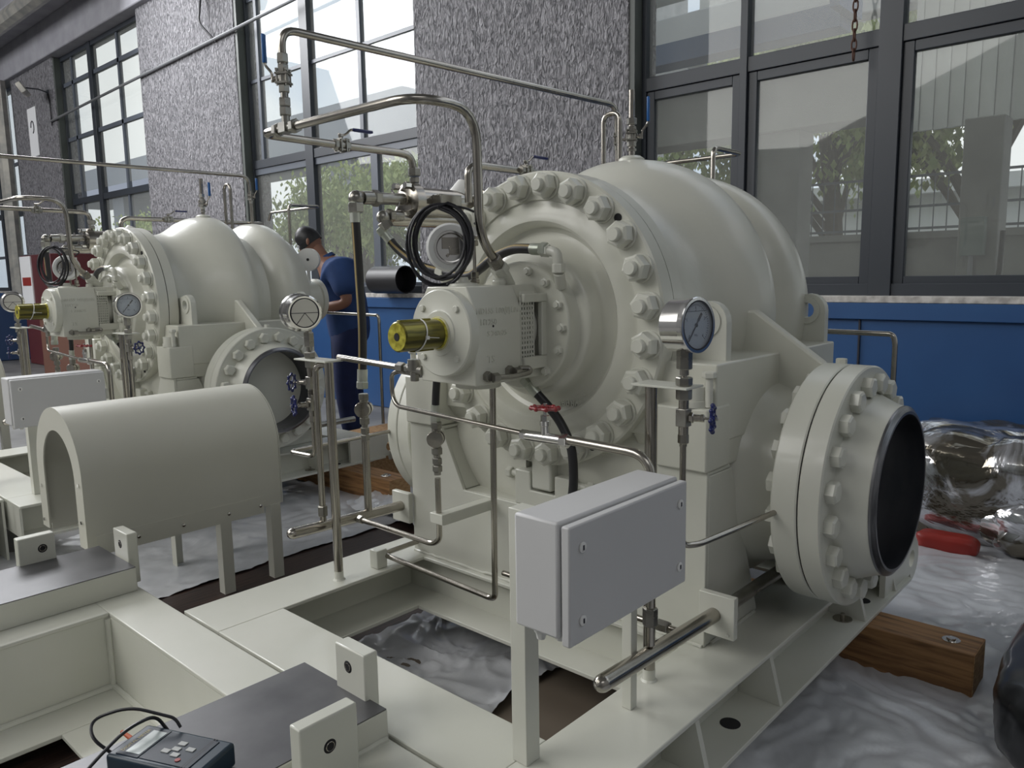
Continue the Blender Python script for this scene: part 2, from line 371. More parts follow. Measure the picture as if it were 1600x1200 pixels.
# right hand window
f = window(1, -5.6, 3.75, ((1.76, 0.15), (2.80, 0.06), (-0.3, 0.1), (-2.4, 0.15)),
           [(2.83, 3.66, 1.36, 2.98), (1.835, 2.77, 1.36, 2.98), (-0.25, 1.685, 1.36, 2.98), (-5.5, -0.35, 1.36, 2.98),
            (2.83, 3.66, 3.09, 4.9), (1.835, 2.77, 3.09, 4.9), (-0.25, 1.685, 3.09, 4.9), (-5.5, -0.35, 3.09, 4.9)], 7.9)
b = MB()
for (a0, a1) in ((2.83, 3.66), (1.835, 2.77), (-0.25, 1.685)):
    for (p, q) in (((a0+0.07, 1.36), (a1-0.07, 1.45)), ((a0+0.07, 2.91), (a1-0.07, 2.979)), ((a0, 1.36), (a0+0.0695, 2.979)), ((a1-0.0695, 1.36), (a1, 2.979))):
        b.box((GX-0.03, p[0], p[1]), (GX+0.03, q[0], q[1]))
b.build('sash', 'frame_dark', parent=f, bevel=0.004)
MB().box((GX-0.16, 3.70, 1.285), (GX-0.05, 3.75, 7.9)).build('frame_side', 'frame_olive', parent=f)
# middle window
f = window(2, 6.40, 9.99, ((8.56, 0.17),),
           [(6.49, 8.475, 3.09, 7.8), (8.645, 9.90, 3.09, 7.8), (6.49, 8.475, 1.36, 2.98), (8.645, 9.90, 1.36, 2.98)], 7.9)
b = MB()
for z in (4.12, 5.15, 6.2): b.box((GX-0.02, 6.49, z-0.02), (GX+0.03, 9.9, z+0.02))
for y in (7.50, 9.68): b.box((GX-0.035, y-0.03, 3.09), (GX+0.03, y+0.03, 7.8))
for y in (7.30,): b.box((GX-0.04, y-0.06, 1.36), (GX+0.04, y+0.06, 2.98))
for z in (1.36, 2.90): b.box((GX-0.03, 6.49, z), (GX+0.03, 9.9, z+0.08))
b.build('glazing_bars', 'frame_light', parent=f)
MB().box((GX-0.16, 9.93, 1.285), (GX-0.05, 9.99, 7.9)).build('frame_side', 'frame_olive', parent=f)
# left window
f = window(3, 12.96, 16.75, ((15.25, 0.16),), [(13.05, 15.17, 3.2, 5.64), (15.33, 16.66, 3.2, 5.64), (13.05, 15.17, 1.36, 3.0), (15.33, 16.66, 1.36, 3.0)], 5.72)
b = MB()
for z in (4.2, 5.2): b.box((GX-0.03, 13.05, z-0.035), (GX+0.03, 16.66, z+0.035))
for y in (14.1, 16.2): b.box((GX-0.03, y-0.035, 1.36), (GX+0.03, y+0.035, 5.64))
b.build('glazing_bars', 'frame_light', parent=f)
MB().box((GX-0.16, 16.68, 1.285), (GX-0.05, 16.75, 5.7)).build('frame_side', 'frame_olive', parent=f)
f = window(4, 19.3, 25.0, ((21.2, 0.15),), [(19.4, 21.1, 1.36, 5.6), (21.3, 24.9, 1.36, 5.6)], 5.7)
b = MB()
for z in (2.1, 4.1): b.box((GX-0.03, 19.4, z-0.03), (GX+0.03, 24.9, z+0.03))
b.box((GX-0.03, 20.2, 1.36), (GX+0.03, 20.26, 5.6)); b.build('glazing_bars', 'frame_light', parent=f)

# ---- things on the wall
def floodlight(p, label):
    r = thing('floodlight', p, label, 'lamp', None)
    p = Vector(p)
    n = Vector((-0.72, 0.38, -0.55)).normalized(); _, u, v = frame_of(n)
    c = p+Vector((-0.42, 0, 0.0))
    MB().obox(c, u, v, n, 0.10, 0.20, 0.045).build('housing', 'galv_pipe', parent=r, bevel=0.01)
    MB().obox(c+n*0.047, u, v, n, 0.085, 0.18, 0.006).build('lens', 'lamp_glass', parent=r)
    b = MB(); b.tube([p, p+Vector((-0.16, 0, 0.04)), c-n*0.05], 0.012, 8); b.box(p+Vector((-0.01, -0.05, -0.05)), p+Vector((0.0, 0.05, 0.05)))
    b.build('bracket', 'frame_dark', parent=r)
    return r
floodlight((WX, 17.1, 5.13), 'small floodlight high on the far left textured pillar')
floodlight((WX, 10.75, 5.45), 'floodlight at the top edge on the broad middle textured pillar')
def cable(name, pts, r, m, label, cat, bend=0.08, group=None):
    b = MB().tube(pts, r, 8, bend=bend); return tag(b.build(name, m, origin=pts[0]), label, cat, group)
cable('cable', [(WX-0.02, 17.05, 5.1), (WX-0.03, 16.95, 4.9), (WX-0.02, 16.98, 4.5)], 0.012, 'cable', 'black cable hanging under the small far left floodlight', 'cable')
cable('cable', [(WX-0.05, 10.72, 5.4), (WX-0.12, 10.7, 5.0), (WX-0.02, 10.45, 4.72)], 0.014, 'cable', 'black cable dropping from the middle pillar floodlight', 'cable')
cable('conduit', [(WX-0.03, 17.0, 4.58), (WX-0.03, 6.5, 4.86)], 0.022, 'conduit', 'thin grey conduit running across windows and pillars up high', 'pipe')
cable('downpipe', [(WX-0.20, 19.35, 0.02), (WX-0.20, 19.35, 5.7)], 0.14, 'galv_pipe', 'thick pale vertical pipe beside the far left pillar', 'pipe')
cable('duct_pipe', [(WX-0.65, 26, 6.28), (WX-0.65, 12, 6.28)], 0.15, 'galv_pipe', 'pale round pipe running along the roof beam at top left', 'pipe')
r = thing('poster', (WX, 18.0, 4.55), 'tall white notice on the far left textured pillar', 'sign')
MB().box((WX-0.012, 17.86, 4.05), (WX-0.002, 18.36, 5.0)).build('sheet', 'poster', parent=r)
b = MB().tube([(WX-0.014, 18.11+0.09*math.cos(t), 4.62+0.12*math.sin(t)) for t in [k*0.5 for k in range(10)]], 0.012, 5); b.build('print', 'ink', parent=r)
# chain hanging in front of right window
b = MB()
for k in range(14):
    z = 2.92+k*0.062; c = Vector((WX-0.02, 1.95, z))
    pts = []
    for j in range(12):
        t = 2*PI*j/12; uu = 0.016*math.cos(t); vv = 0.040*math.sin(t)
        pts.append(c+(Vector((0, uu, vv)) if k % 2 else Vector((uu, 0, vv))))
    b.tube(pts, 0.0055, 6, closed=True)
tag(b.build('chain', 'rust', origin=(WX-0.02, 1.95, 2.92)), 'rusty link chain hanging before the upper right window', 'chain')

# ================================================================== outside the windows
b = MB().box((WX+0.5, -25, -0.35), (90, 90, -0.3)); o = struct(b.build('terrain', 'ground'))
b = MB().box((8.7, 2.35, 3.05), (9.2, 8, 3.78)); b.box((8.75, 3.60, 0), (9.15, 4.15, 3.05))
tag(b.build('canopy_beam', 'out_concrete', origin=(9, 4, 0), bevel=0.01), 'deep concrete beam and column just outside the right window', 'beam')
b = MB()
for k in range(60):
    y = 2.25-k*0.06; b.box((8.0+0.02*(k % 2), y-0.06, 2.75), (8.04+0.02*(k % 2), y, 4.3))
tag(b.build('cladding', 'corrugated', origin=(8, 0, 1.9)), 'corrugated grey metal cladding outside the right-hand pane', 'wall')
b = MB().box((7.6, 1.42, -0.3), (7.9, 1.72, 2.74)); tag(b.build('outside_column', 'out_concrete', origin=(8, 1.5, 0), bevel=0.01), 'pale concrete column outside the right-hand pane', 'column')
r = thing('switch_box', (7.55, 1.59, 1.6), 'grey green electrical box outside the right-hand pane', 'electrical box')
MB().box((7.50, 1.50, 1.60), (7.595, 1.68, 1.92)).build('case', 'elec_box', parent=r, bevel=0.005)
MB().tube([(7.55, 1.60, 1.60), (7.55, 1.61, 0.0)], 0.02, 8).build('conduit', 'conduit', parent=r)
MB().tube([(7.57, 1.38, 1.80), (7.57, 1.39, 1.4), (7.57, 1.45, 1.2), (7.57, 1.44, 0.0)], 0.02, 8, bend=0.1).build('lead', 'cable', parent=r)
b = MB().box((10.2, -6, -0.3), (10.5, 9.0, 1.85)); b.box((10.15, -6, 1.85), (10.6, 9.0, 1.93)); tag(b.build('low_wall', 'out_concrete', origin=(10.3, 0, 0)), 'low concrete wall below the fence outside the windows', 'wall')
b = MB()
for z in (1.98, 2.25, 2.62): b.box((10.7, -6, z), (10.73, 9, z+0.03))
for k in range(100): y = -6+k*0.15; b.box((10.71, y, 1.93), (10.72, y+0.012, 2.62))
tag(b.build('railing', 'frame_light', origin=(10.7, 0, 1.93)), 'thin grey railing on the low wall outside', 'fence')
b = MB().box((19, -14, -0.3), (21, 12, 3.1)); b.box((18.6, -14, 3.1), (21, 12, 3.4)); tag(b.build('white_shed', 'poster', origin=(22, 0, 0)), 'long white building behind the fence outside', 'building')
# elevated steelwork seen through the upper right pane
r = thing('crane_runway', (8.5, 3, 4.0), 'white and blue overhead steelwork outside the upper right panes', 'steelwork')
MB().box((7.9, 2.9, 3.80), (8.2, 6.5, 4.02)).box((7.6, 2.80, 3.9), (8.2, 2.89, 4.35)).build('blue_beam', 'blue_steel', parent=r)
MB().box((9.2, -3, 4.25), (9.5, 7.5, 4.75)).box((9.1, 5.2, 3.9), (9.6, 6.0, 4.3)).box((9.2, -3, 5.0), (9.5, 7.5, 5.25)).build('white_beam', 'white_steel', parent=r, bevel=0.02)
MB().tube([(8.9, -3, 4.95), (8.9, 4.6, 4.95)], 0.03, 6).tube([(8.9, -3, 4.8), (8.9, 4.6, 4.8)], 0.03, 6).build('rail_pipe', 'conduit', parent=r)
b = MB().box((18, -12, 4.9), (19.4, 10, 14)); tag(b.build('white_facade', 'facade', origin=(16, 0, -0.3)), 'pale building facade high outside the upper right panes', 'building')
b = MB().box((19, 14, 6.6), (23, 60, 7.6)); b.box((19, 14, 7.6), (19.15, 60, 8.3))
for y in (27, 38, 50): b.box((20, y, -0.3), (22, y+1.6, 6.6))
tag(b.build('viaduct', 'viaduct_grey', origin=(22, 30, 0)), 'grey elevated viaduct outside the middle window', 'bridge')
b = MB().box((26, 19.5, -0.3), (34, 28.5, 18)); o = b.build('grey_block', 'facade', origin=(25, 20, 0)); tag(o, 'pale grey block building outside the middle window', 'building')
b = MB()
for z in (9.6, 11.2, 12.8):
    for y in (20.2, 22.0, 23.8, 25.6): b.box((25.97, y, z), (25.999, y+1.2, z+0.9))
b.build('window_glass', 'poster', parent=o)
def tree(p, h, rr, label, seed, n=5200, leafz=0.55, sq=1.0):
    rnd = random.Random(seed); p = Vector(p)
    r = thing('tree', p, label, 'tree', None)
    b = MB(); b.tube([p, p+Vector((0.1, 0.05, h*0.35)), p+Vector((0.0, 0.2, h*0.6))], 0.14, 8, bend=0.4)
    tips = []
    for k in range(11):
        a = 2*PI*k/11+rnd.random(); s = p+Vector((0.05, 0.1, h*(0.3+0.03*k))); e = p+Vector((math.cos(a)*rr*0.7, math.sin(a)*rr*0.8, h*(0.58+0.04*k)))
        b.tube([s, (s+e)/2+Vector((0, 0, 0.15)), e], 0.05, 6, bend=0.3); tips.append(e)
    b.build('trunk', 'bark', parent=r)
    vs = []; fs = []
    cl = [t+Vector((rnd.gauss(0, .45), rnd.gauss(0, .5), rnd.gauss(0, .35))) for t in tips for _ in range(14)]
    for k in range(n):
        c = rnd.choice(cl)+Vector((rnd.gauss(0, .24), rnd.gauss(0, .24), rnd.gauss(0, .15)))
        d = Vector((rnd.gauss(0, 1), rnd.gauss(0, 1), rnd.gauss(0, .6))).normalized(); _, u, v = frame_of(d); s = 0.045+0.05*rnd.random()
        i = len(vs); vs += [c-u*s, c+v*s*.6, c+u*s, c-v*s*.6]; fs.append((i, i+1, i+2, i+3))
    MB().add(vs, fs).build('foliage', 'leaf', parent=r)
    return r
tree((13.0, 4.7, -0.3), 6.6, 2.3, 'leafy green tree with forked trunk behind the concrete column outside', 1, 13000)
tree((12.5, 2.4, -0.3), 6.2, 1.8, 'light green tree outside the right-hand pane beyond the railing', 2, 13000)
tree((14.0, 8.8, -0.3), 5.8, 2.0, 'green tree seen through the lower pane right of the vent pipe', 3, 13000)
tree((13.0, 14.5, -0.3), 4.6, 2.1, 'green tree outside the lower middle window near the worker', 4, 13000)
tree((14.5, 19.0, -0.3), 4.8, 2.4, 'green tree outside the middle window left half', 5, 13000)
tree((16.0, 32.0, -0.3), 5.0, 2.8, 'distant green tree outside the left window', 6, 7000)
tree((16.0, 38.0, -0.3), 4.8, 2.8, 'farthest green tree outside the left window', 8, 7000)

# ================================================================== shared small meshes
def shared(mb, name, m, **k):
    o = mb.build(name, m, **k); me = o.data; bpy.data.objects.remove(o); return me
# big flange nut with washer, axis -X, seat at x=0
b = MB().lathe([(0, 0.046), (-0.007, 0.046), (-0.009, 0.044), (-0.009, 0.02)], (0, 0, 0), (1, 0, 0), 28)
NUT = shared(b.lathe([(-0.009, 0.036), (-0.012, 0.0425), (-0.046, 0.0425), (-0.052, 0.034), (-0.052, 0.0)], (0, 0, 0), (1, 0, 0), 6, phase=0.3), 'nut', 'paint', smooth=30)
STUD = shared(MB().lathe([(-0.05, 0.0225), (-0.066, 0.0225), (-0.070, 0.0195), (-0.070, 0.0)], (0, 0, 0), (1, 0, 0), 18), 'stud', 'paint')
# nozzle bolt head axis -Y, seat y=0
BOLT = shared(MB().lathe([(0, 0.033), (0.004, 0.034), (0.026, 0.034), (0.031, 0.027), (0.031, 0.0)], (0, 0, 0), (0, -1, 0), 6), 'bolt', 'paint', smooth=30)
SBOLT = shared(MB().lathe([(0, 0.018), (0.003, 0.018), (0.003, 0.0155), (0.016, 0.0155), (0.018, 0.010), (0.024, 0.010), (0.024, 0)], (0, 0, 0), (-1, 0, 0), 6), 'bolt', 'paint', smooth=30)
CAPB = shared(MB().lathe([(0, 0.0105), (0.007, 0.0105), (0.008, 0.009), (0.008, 0.0)], (0, 0, 0), (-1, 0, 0), 8), 'cap_bolt', 'paint', smooth=30)

# ================================================================== PUMP
CY, CZ = 1.765, 1.338
pump = thing('centrifugal_pump', (2.56, CY, 0.35), 'large cream double-suction pump in the foreground with open nozzle at right', 'pump', 'big cream pumps on skids')
# casing (volutes)
prof = [(2.14, 0.30), (2.14, 0.51), (2.197, 0.51), (2.204, 0.503), (2.206, 0.470), (2.23, 0.462), (2.30, 0.468), (2.36, 0.482), (2.42, 0.515), (2.48, 0.558), (2.54, 0.586), (2.60, 0.597),
        (2.66, 0.600), (2.688, 0.598), (2.712, 0.584), (2.718, 0.560), (2.735, 0.515), (2.775, 0.480), (2.82, 0.463), (2.87, 0.470), (2.90, 0.505), (2.93, 0.54), (2.97, 0.563), (3.02, 0.568), (3.06, 0.564), (3.088, 0.553), (3.096, 0.530), (3.11, 0.505), (3.15, 0.495), (3.19, 0.480), (3.2, 0.44), (3.2, 0.3)]
side = {2.30: 0.452, 2.36: 0.452, 2.42: 0.458, 2.48: 0.475, 2.54: 0.518, 2.60: 0.562, 2.66: 0.588, 2.688: 0.588}
b = MB(); vs = []; fs = []; sg_ = 112
for a_, r_ in prof:
    for k in range(sg_):
        t_ = 2*PI*k/sg_; f_ = (0.5+0.5*math.sin(t_))**1.5; rr = side.get(a_, r_)*(1-f_)+r_*f_
        vs.append((a_, CY+rr*math.cos(t_), CZ+rr*math.sin(t_)))
for i in range(len(prof)-1):
    for k in range(sg_): k2 = (k+1) % sg_; fs.append((i*sg_+k, i*sg_+k2, (i+1)*sg_+k2, (i+1)*sg_+k))
b.add(vs, fs)
b.build('casing', 'cast_paint', parent=pump, smooth=34)
# cover flange with dished face
prof = [(2.135, 0.51), (2.135, 0.511), (2.078, 0.511), (2.071, 0.504), (2.071, 0.415), (2.078, 0.412), (2.076, 0.40), (2.068, 0.388), (2.066, 0.345), (2.080, 0.333), (2.112, 0.325), (2.118, 0.31), (2.108, 0.285), (2.09, 0.265), (2.045, 0.258), (2.034, 0.250), (2.030, 0.235), (2.030, 0.0)]
b = MB().lathe(prof, (0, CY, CZ), (1, 0, 0), 96)
cover = b.build('cover_flange', 'cast_paint', parent=pump, smooth=40)
MB().lathe([(2.134, 0.506), (2.141, 0.506)], (0, CY, CZ), (1, 0, 0), 96).build('gasket', 'hole', parent=pump)
for k in range(24):
    a = math.radians(7.5+15*k)
    p = (2.071, CY+0.462*math.cos(a), CZ+0.462*math.sin(a))
    n = place('nut', NUT, pump, p, (a*1.7+k, 0, 0)); s = place('stud', STUD, n, p)
    s.location = (0, 0, 0)
# black tapped holes in flange
for a in (135.5, -120, 15):
    a = math.radians(a); p = Vector((2.0705, CY+0.478*math.cos(a), CZ+0.478*math.sin(a)))
    MB().cyl(p, p-Vector((0.002, 0, 0)), 0.014, 14).build('tapped_hole', 'hole', parent=pump)
# cast letters on cover, upside down
for i, tx in enumerate(('ZG020475', 'WRB85', 'CA15')):
    text(tx, 0.034, (2.1135, 1.66-i*0.01, 1.098-i*0.042), (0, 1, 0), (0, 0, -1), 'cast_paint', 'cast_letters', pump, 0.004)
# bearing bracket
b = MB()
outl = [(1.655, 1.165), (1.905, 1.165), (1.905, 1.40), (1.865, 1.468), (1.69, 1.468), (1.655, 1.40)]
b.prism(outl, 0, 1.655, 1.865)
b.prism([(1.665, 1.165), (1.895, 1.165), (1.895, 1.22), (1.665, 1.22)], 0, 1.865, 2.0)
b.prism([(1.665, 1.415), (1.895, 1.415), (1.86, 1.468), (1.70, 1.468)], 0, 1.865, 2.0)
b.box((1.865, 1.85, 1.165), (2.0, 1.905, 1.468))
b.lathe([(1.978, 0.212), (1.982, 0.217), (2.022, 0.219), (2.034, 0.226)], (0, CY, CZ-0.01), (1, 0, 0), 64)
b.box((1.866, 1.642, 1.195), (1.985, 1.664, 1.236)); b.box((1.866, 1.642, 1.412), (1.985, 1.664, 1.440)); b.box((1.955, 1.643, 1.2355), (1.984, 1.663, 1.4125))
b.cyl((1.79, 1.78, 1.17), (1.79, 1.78, 1.14), 0.075, 28)
brk = b.build('bearing_bracket', 'cast_paint', parent=pump, smooth=30, bevel=0.004)
MB().cyl((1.86, 1.775, 1.325), (2.0, 1.775, 1.325), 0.095, 40).lathe([(1.93, 0.095), (1.93, 0.105), (1.96, 0.105), (1.96, 0.095)], (0, 1.775, 1.325), (1, 0, 0), 40).build('seal_housing', 'paint', parent=pump)
# perforated guard
q = []
x0, x1, z0, z1, nx, nz = 1.862, 1.925, 1.228, 1.432, 5, 13
b = MB()
for i in range(nx+1):
    x = x0+(x1-x0)*i/nx; b.box((x-0.0028, 1.6535, z0), (x+0.0028, 1.6560, z1))
for j in range(nz+1):
    z = z0+(z1-z0)*j/nz; b.box((x0-0.002, 1.6535, z-0.0035), (x1+0.002, 1.6560, z+0.0035))
b.box((x0-0.002, 1.6535, z0-0.016), (x1+0.002, 1.656, z0)); b.box((x0-0.002, 1.6535, z1), (x1+0.002, 1.656, z1+0.016))
b.build('mesh_guard', 'paint', parent=pump)
# front bearing cover and shaft
b = MB().lathe([(1.655, 0.135), (1.622, 0.135), (1.618, 0.131), (1.618, 0.074), (1.616, 0.070), (1.612, 0.068), (1.612, 0.052), (1.606, 0.05), (1.606, 0.0)], (0, 1.77, 1.326), (1, 0, 0), 64)
bc = b.build('bearing_cover', 'paint', parent=pump, smooth=30)
for a in (45, 135, 225, 315):
    a = math.radians(a); place('cap_bolt', CAPB, bc, (1.618, 1.77+0.107*math.cos(a), 1.326+0.107*math.sin(a)))
b = MB().lathe([(1.625, 0.045), (1.452, 0.045), (1.448, 0.041), (1.448, 0.012), (1.462, 0.010), (1.462, 0)], (0, 1.77, 1.326), (1, 0, 0), 48)
sh = b.build('shaft', 'shaft_film', parent=pump, smooth=30)
MB().lathe([(0, .0405), (.0006, .0405), (.0006, .0125), (0, .0125)], (1.4478, 1.77, 1.326), (-1, 0, 0), 40, closed=True).build('shaft_end', 'film_yellow', parent=sh)
MB().cyl((1.4475, 1.77, 1.326), (1.4462, 1.77, 1.326), 0.0115, 20).build('centre_hole', 'hole', parent=sh)
MB().box((1.455, 1.762, 1.366), (1.575, 1.778, 1.375)).box((1.50, 1.762, 1.277), (1.585, 1.778, 1.286)).build('shaft_key', 'shaft_film', parent=sh, bevel=0.002)
MB().lathe([(1.598, 0.0465), (1.607, 0.0485), (1.6075, 0.052)], (0, 1.77, 1.326), (1, 0, 0), 40).build('film_ring', 'film_yellow', parent=sh)
pts = [(1.523+0.012*math.sin(t), 1.77+0.047*math.cos(t), 1.326+0.0475*math.sin(t)) for t in [2*PI*k/32 for k in range(32)]]
MB().tube(pts, 0.0022, 6, closed=True).box((1.519, 1.718, 1.316), (1.529, 1.726, 1.326)).tube([(1.525, 1.722, 1.322), (1.565, 1.716, 1.318)], 0.0012, 5).build('cable_tie', 'white_plastic', parent=sh)
# bracket-to-cover bolts
for a in (105, 130, 157, 180, 203, 230, 60, 20, -20, -60):
    a = math.radians(a); place('bolt', SBOLT, pump, (1.981, CY+0.19*math.cos(a), 1.328+0.19*math.sin(a)))
# cast letters on housing side
for tx, x, z, s in (('HD155 100(0)101', 1.757, 1.392, 0.026), ('HT250', 1.715, 1.358, 0.026), ('S 240625', 1.752, 1.322, 0.024), ('TS', 1.722, 1.243, 0.032)):
    text(tx, s, (x, 1.6555, z), (1, 0, 0), (0, 0, 1), 'cast_paint', 'cast_letters', pump, 0.0022)
MB().cyl((1.735, 1.6552, 1.345), (1.735, 1.6545, 1.345), 0.004, 10).build('tapped_hole', 'hole', parent=pump)
# side equalising tube loop under housing side
b = MB()
for x, z in ((1.70, 1.192), (1.80, 1.20)):
    b.hexn((x, 1.657, z), (x, 1.638, z), 0.017); b.hexn((x+0.006, 1.634, z-0.004), (x+0.03, 1.632, z-0.004), 0.0155)
b.tube([(1.725, 1.632, 1.188), (1.80, 1.622, 1.185), (1.86, 1.615, 1.192), (1.865, 1.622, 1.205), (1.83, 1.635, 1.206)], 0.0085, 10, bend=0.03)
b.build('drain_tube', 'fitting', parent=pump)
# filler cap, vent boss on housing top
b = MB().lathe([(0, 0.022), (0.012, 0.022), (0.016, 0.019), (0.022, 0.019), (0.022, 0)], (1.86, 1.745, 1.468), (0, 0, 1), 24)
b.lathe([(0, 0.055), (0.01, 0.05), (0.014, 0.025), (0.03, 0.02), (0.03, 0)], (1.745, 1.80, 1.466), (0, 0, 1), 28)
b.build('filler_cap', 'paint', parent=pump)
# pump feet and wings, both sides
for sg, nm in ((-1, 'right'), (1, 'left')):
    def Y(y): return y if sg < 0 else 2*1.775-y
    b = MB()
    b.box((2.112, Y(1.095), 0.98), (3.06, Y(1.45), 1.226))
    b.prism([(2.19, 0.90), (2.97, 0.90), (3.06, 1.0), (2.112, 1.0), (2.15, 0.94)], 1, Y(1.10), Y(1.40))
    b.box((2.046, Y(1.090), 0.905), (2.195, Y(1.27), 1.098)); b.box((2.92, Y(1.090), 0.905), (3.07, Y(1.27), 1.098))
    b.build('support_wing', 'cast_paint', parent=pump, bevel=0.006)
    # foot stud with nut
    b = MB().cyl((2.085, Y(1.155), 1.098), (2.085, Y(1.155), 1.118), 0.045, 28); b.cyl((2.085, Y(1.155), 1.118), (2.085, Y(1.155), 1.160), 0.040, 28)
    b.build('foot_washer', 'paint', parent=pump)
    MB().cyl((2.082, Y(1.105), 1.10), (2.082, Y(1.105), 1.19), 0.012, 14).hexn((2.082, Y(1.105), 1.188), (2.082, Y(1.105), 1.206), 0.022).build('foot_bolt', 'paint', parent=pump)
    # lifting lugs front and rear
    for X in (2.215, 3.02):
        pts = [(1.12, 1.21), (1.12, 1.345)]+[(1.185-0.065*math.cos(t), 1.345+0.065*math.sin(t)) for t in [PI*k/10 for k in range(0, 7)]]+[(1.30, 1.385), (1.34, 1.21)]
        pts = [(Y(p[0]), p[1]) for p in pts]
        l = MB().holed(pts, (Y(1.192), 1.346), 0.028, 0, X, X+0.035).build('lifting_lug', 'paint', parent=pump, bevel=0.002)
        MB().lathe([(0, 0.052), (-0.006, 0.052), (-0.006, 0.030), (0, 0.03)], (X, Y(1.192), 1.346), (1, 0, 0), 32, closed=True).build('eye_ring', 'paint', parent=l)
    # nozzle neck, flanges, pipe stub
    NZ = 0.81; o = (2.56, 0, NZ); d = (0, 1, 0)
    def A(L): return [(Y(a), r) for a, r in L]
    b = MB().lathe(A([(0.94, 0.285), (1.0, 0.285), (1.05, 0.295), (1.10, 0.312), (1.14, 0.345), (1.20, 0.385), (1.30, 0.42), (1.7, 0.46)]), o, d, 64)
    b.build('nozzle', 'cast_paint', parent=pump, smooth=50)
    fl = MB().lathe(A([(0.869, 0.250), (0.869, 0.384), (0.873, 0.387), (0.943, 0.387), (0.948, 0.382), (0.948, 0.27)]), o, d, 96).build('nozzle_flange', 'paint', parent=pump, smooth=30)
    MB().lathe(A([(0.864, 0.245), (0.864, 0.381), (0.870, 0.381), (0.870, 0.245)]), o, d, 72, closed=True).build('gasket', 'hole', parent=pump)
    cf = MB().lathe(A([(0.700, 0.252), (0.706, 0.266), (0.71, 0.268), (0.735, 0.274), (0.785, 0.297), (0.797, 0.303), (0.800, 0.31), (0.800, 0.382), (0.804, 0.387), (0.861, 0.387), (0.865, 0.383), (0.865, 0.246), (0.70, 0.246)]), o, d, 96, closed=True).build('companion_flange', 'paint', parent=pump, smooth=30)
    MB().lathe(A([(0.705, 0.2685), (0.698, 0.2675), (0.688, 0.252), (0.688, 0.2435), (0.705, 0.2435)]), o, d, 96, closed=True).build('weld_bevel', 'machined', parent=pump, smooth=25)
    MB().lathe(A([(0.690, 0.2455), (0.690, 0.243), (1.20, 0.243), (1.20, 0.2455)]), o, d, 72, closed=True).build('pipe_bore', 'bore_steel', parent=pump)
    MB().lathe(A([(1.16, 0.2428), (1.165, 0.2428)]), o, d, 64).build('bore_cap', 'cap_sheet', parent=pump)
    for k in range(20):
        a = math.radians(9+18*k); c, s_ = math.cos(a), math.sin(a)
        if sg < 0: place('flange_bolt', BOLT, cf, (2.56+0.330*c, 0.800, NZ+0.330*s_), (0, -a+0.3, 0))
        else: place('flange_bolt', BOLT, cf, (2.56+0.330*c, Y(0.800), NZ+0.330*s_), (0, -a+0.3, PI))
        if sg < 0: place('flange_nut', BOLT, fl, (2.56+0.330*c, 0.948, NZ+0.330*s_), (0, -a, PI))
        elif k % 2: place('flange_nut', BOLT, fl, (2.56+0.330*c, Y(0.948), NZ+0.330*s_), (0, -a, 0))
    # rib from volute to flange
    b = MB().prism([(Y(1.19), 1.366), (Y(0.945), 1.195), (Y(0.945), 1.05), (Y(1.35), 1.0), (Y(1.35), 1.366)], 0, 2.555, 2.60); b.build('gusset_rib', 'cast_paint', parent=pump, bevel=0.008)
    MB().hexn((2.60, Y(0.905), 1.193), (2.60, Y(0.905), 1.212), 0.018).build('plug', 'paint', parent=pump)
    MB().hexn((2.206, Y(0.93), 0.79), (2.185, Y(0.925), 0.786), 0.015).build('drain_plug', 'paint', parent=pump)
# rear bearing end
b = MB().lathe([(3.18, 0.42), (3.22, 0.40), (3.23, 0.22), (3.30, 0.20), (3.33, 0.15), (3.52, 0.15), (3.525, 0.165), (3.56, 0.165), (3.57, 0.12), (3.60, 0.05), (3.60, 0)], (0, CY, 1.33), (1, 0, 0), 48)
b.build('rear_bearing_housing', 'cast_paint', parent=pump)
b = MB().cyl((3.46, 1.71, 1.46), (3.46, 1.71, 1.60), 0.014, 10); b.cyl((3.445, 1.69, 1.645), (3.48, 1.72, 1.645), 0.088, 36)
bd = b.build('breather_disc', 'white_plastic', parent=pump)
MB().cyl((3.4445, 1.6895, 1.645), (3.4425, 1.6878, 1.645), 0.011, 16).build('disc_hole', 'hole', parent=bd)
# vent boss
b = MB().lathe([(0, 0.052), (0.02, 0.05), (0.03, 0.035), (0.035, 0.0)], (2.658, CY, 1.925), (0, 0, 1), 28); b.build('vent_boss', 'paint', parent=pump)
# centring tongue on casing bottom
MB().box((2.06, 1.70, 0.735), (2.15, 1.79, 0.87)).build('centring_tongue', 'paint', parent=pump, bevel=0.008)

# ================================================================== SKID (base frame)
skid = thing('base_frame', (2.2, 1.77, 0.172), 'cream welded steel base frame carrying the foreground pump', 'base frame', 'steel base frames under the pumps')
ZD = 0.35
b = MB()
b.box((1.134, 0.925, ZD-0.014), (3.42, 1.157, ZD)); b.box((1.134, 2.362, ZD-0.014), (3.42, 2.612, ZD))
b.box((1.134, 1.157, ZD-0.014), (1.375, 2.362, ZD)); b.box((2.03, 1.157, ZD-0.014), (2.12, 2.362, ZD)); b.box((3.2, 1.157, ZD-0.014), (3.42, 2.362, ZD))
b.build('deck_plate', 'paint', parent=skid, bevel=0.003)
b = MB()
for y in (1.03, 2.50): b.box((1.134, y, 0.187), (3.42, y+0.012, ZD-0.014))
for x in (1.25, 2.075, 3.3): b.box((x, 1.04, 0.187), (x+0.012, 2.5, ZD-0.014))
b.box((1.134, 0.94, 0.187), (1.146, 2.6, ZD-0.014))
b.build('web_plates', 'paint', parent=skid)
b = MB()
b.box((1.134, 0.885, 0.172), (3.50, 1.25, 0.187)); b.box((1.134, 2.30, 0.172), (3.50, 2.637, 0.187))
